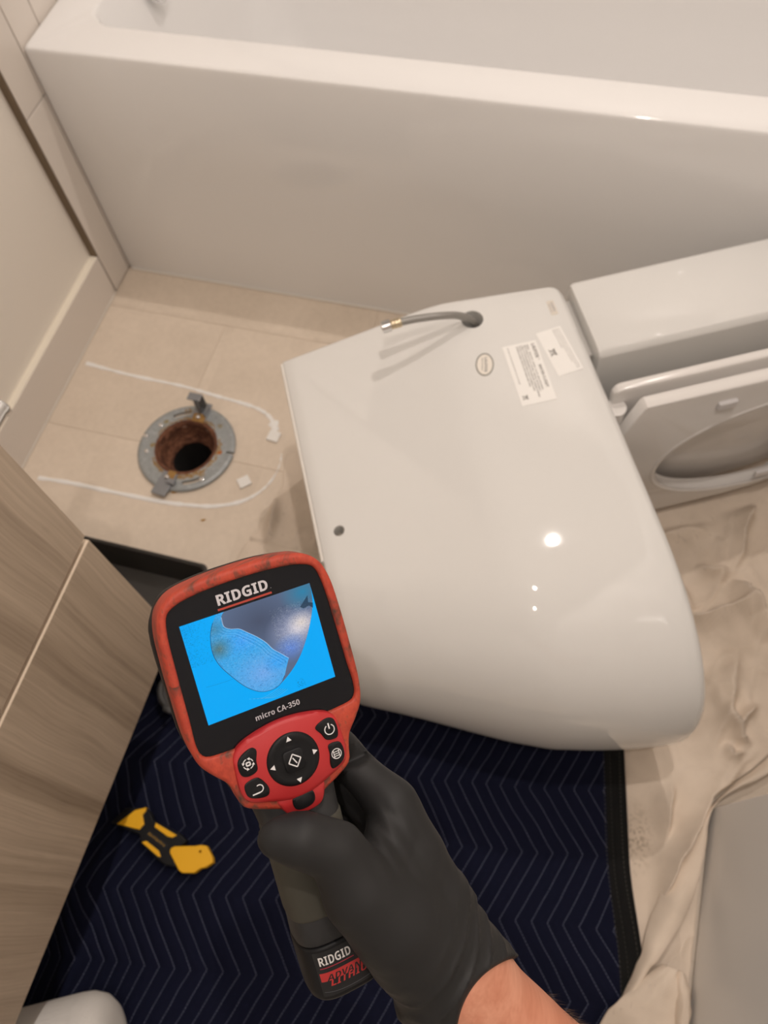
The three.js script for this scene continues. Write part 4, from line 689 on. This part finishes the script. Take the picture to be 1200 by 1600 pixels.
  for (let i = 0; i < q.count; i++) { const x = q.getX(i), y = q.getY(i) - 181.5, { w, f, b } = HND(y), W = w + 0.4, c = (f + b) / 2, D = (f - b) / 2 + 0.4; q.setXYZ(i, x, y, c + D * pow(1 - pow(min(0.999, abs(x) / W), HN), 1 / HN) + 0.12); }
  LB.computeVertexNormals(); mesh('battery_label', mm(LB), std({ map: lab, roughness: 0.45 }), bat).userData.label = 'black and red printed battery label';
}

// ------------------------------------------------------------------ gloved hand and forearm (same millimetre frame)
{
  const bones = [   // a, b, radius a, radius b
    // thumb: wrist side, root, knuckle, tip
    [[49, -206, 8], [28, -164, 13], 28, 22], [[28, -164, 13], [14, -138, 14], 23, 18], [[14, -138, 14], [7, -111, 14], 18, 13], [[7, -111, 14], [-8, -98, 13], 13, 12], [[-8, -98, 13], [-19, -93, 8], 12, 10.5],
    // web and back of the hand between thumb and index
    [[18, -140, 10], [50, -128, -12], 16, 13], [[26, -160, 11], [54, -146, -8], 20, 17], [[36, -185, 8], [58, -175, -2], 25, 20],
    // palm and metacarpals
    [[54, -222, 2], [53, -116, -17], 31, 12.5], [[56, -222, 2], [53, -132, -40], 30, 13.5], [[58, -222, 0], [52, -150, -58], 29, 13], [[58, -222, 0], [48, -168, -66], 28, 12.5],
    // index
    [[53, -116, -17], [37, -84, -46], 12.5, 11], [[37, -84, -46], [10, -82, -60], 11, 9.4], [[10, -82, -60], [-6, -92, -56], 9.4, 8],
    [[53, -132, -40], [38, -106, -64], 13, 11], [[38, -106, -64], [8, -106, -62], 11, 9.6], [[8, -106, -62], [-7, -114, -53], 9.6, 8],
    [[52, -150, -58], [34, -130, -74], 12.5, 10.4], [[34, -130, -74], [6, -130, -62], 10.4, 9.2], [[6, -130, -62], [-6, -137, -53], 9.2, 8],
    [[48, -168, -66], [30, -153, -74], 11.5, 9.4], [[30, -153, -74], [6, -152, -60], 9.4, 8.2], [[6, -152, -60], [-5, -158, -52], 8.2, 7.4],
    // wrist and forearm
    [[56, -222, 2], [74, -262, 10], 32, 33], [[74, -262, 10], [118, -340, 45], 33, 40], [[118, -340, 45], [190, -460, 105], 40, 50],
  ];
  const cap = (x, y, z, [a, b, ra, rb]) => { const dx = b[0] - a[0], dy = b[1] - a[1], dz = b[2] - a[2], t = clamp(((x - a[0]) * dx + (y - a[1]) * dy + (z - a[2]) * dz) / (dx * dx + dy * dy + dz * dz), 0, 1); return hypot(x - a[0] - dx * t, y - a[1] - dy * t, z - a[2] - dz * t) - lerp(ra, rb, t); };
  const handle = (x, y, z) => { const { w, f, b } = HND(clamp(y, -199, -60)), c = (f + b) / 2, D = (f - b) / 2 + 0.9, W = w + 0.9, q = pow(pow(abs(x / W), HN) + pow(abs((z - c) / D), HN), 1 / HN); return max((q - 1) * min(W, D), -199 - y, y + 60); };
  const head = (x, y, z) => max(abs(x) - 51, -90 - y, abs(z + 14) - 21.5);
  const field = (x, y, z) => {
    const K = 9; let s = 0, m = 1e9; const D = []; for (const b of bones) { const d = cap(x, y, z, b); if (d < m) m = d; D.push(d); }
    for (const d of D) s += exp(-(d - m) / (K * 0.5)); let r = m - K * 0.5 * Math.log(s) * 0.8;
    return max(r, -handle(x, y, z), -head(x, y, z));
  };
  const AX = V3(0.2, -0.68, 0.7).normalize(), cuffAt = (x, y, z) => { const q = ((x - 74) * 0.87 + (y + 222) * 0.49) / 30; return (x - 72.8) * AX.x + (y + 206) * AX.y + (z - 38) * AX.z + 9 * max(0, 1 - q * q) - 1; };   // > 0 beyond the cuff
  const wrinkle = (x, y, z) => {
    const s = (x - 60) * 0.45 - (y + 195) * 0.85, k = sstep(-34, 2, s) * sstep(90, 60, s);   // ripples across the wrist
    const a = -1.7 * pow(1 - abs(sin(s * 0.27 + 0.9 * sin((x - y * 0.3) * 0.05) + fbm(x * 0.03, y * 0.03 + z * 0.02, 2, 3) * 3)), 2) * (0.5 + max(0, fbm(x * 0.04 + 4, y * 0.03 + z * 0.04, 2, 9) + 0.5));
    const w2 = hypot(x - 30, y + 122, z - 8), b = 0.8 * sin((x * 0.9 + y * 0.2) * 0.75) * exp(-w2 * w2 / 420);
    return a * k + b + 0.35 * fbm(x * 0.06, y * 0.06 + z * 0.05, 3, 14);
  };
  const p = place(thing('person', 'right hand in a black nitrile glove gripping the inspection camera, bare forearm', 'person'));
  const skinTex = tex(512, 512, (x, y) => { const n = fbm(x * 14, y * 14, 4, 91), f = fbm(x * 90, y * 90, 2, 92), r = max(0, fbm(x * 6, y * 6, 3, 93)); return [204 + n * 16 + f * 8, 138 + n * 20 + f * 9 - r * 26, 110 + n * 20 + f * 9 - r * 24]; });
  const skin = phys({ map: skinTex, roughness: 0.55, bumpMap: skinTex, bumpScale: 0.001 });
  const body = mesh('forearm_and_hand', mm(nets((x, y, z) => field(x, y, z) + (cuffAt(x, y, z) > -14 ? 2.6 : 4.5), [-40, -500, -100], [260, -60, 140], 4)), skin, p);
  uvFrom(body.geometry, (x, y, z) => [x * 6 + z * 3, y * 6 + z * 2]);
  const gm = phys({ color: lin(0.016, 0.0156, 0.0158), roughness: 0.6, specularIntensity: 0.7, sheen: 0.1, sheenRoughness: 0.5, sheenColor: lin(0.2, 0.19, 0.18) });
  const glove = mesh('glove', mm(nets((x, y, z) => { const d = field(x, y, z); if (d > 14 || d < -30) return d; const c = cuffAt(x, y, z), e = d + wrinkle(x, y, z) - 0.9 * sstep(-6, -1, c); return max(e, c); }, [-42, -300, -100], [160, -60, 62], 2.4)), gm, p);
  glove.userData.label = 'black nitrile glove, wrinkled at the wrist';
  // fine arm hair along the outer edge
  const hairs = []; const g0 = new THREE.ConeGeometry(0.08, 8, 3).translate(0, 4, 0);
  for (let i = 0; i < 480; i++) {
    const t = rnd(), cx = lerp(80, 145, t), cy = lerp(-270, -390, t), cz = lerp(9, 42, t), an = -0.9 + rnd() * 1.5, r = lerp(32, 42, t) - 1.2, n = V3(0.86 * cos(an), 0.5 * cos(an), sin(an)).normalize(), dir = n.clone().multiplyScalar(0.5).add(V3(0.4, -0.75, 0.1)).add(V3(rnd() - 0.5, rnd() - 0.5, rnd() - 0.5).multiplyScalar(0.5)).normalize();
    const x = V3(cx, cy, cz); let q = x.clone(); for (let k = 0; k < 40; k++) { const dd = field(q.x, q.y, q.z) + 1.8; if (dd > -0.2) break; q.addScaledVector(n, max(0.4, -dd * 0.9)); }
    if (cuffAt(q.x, q.y, q.z) < 2) continue;
    hairs.push(g0.clone().applyQuaternion(new THREE.Quaternion().setFromUnitVectors(V3(0, 1, 0), dir)).translate(q.x, q.y, q.z));
  }
  const hm = mesh('arm_hair', mm(merge(hairs)), std({ color: lin(0.16, 0.1, 0.06), roughness: 0.7 }), body); hm.userData.kind = 'stuff';
}
renderer.render(scene, camera);
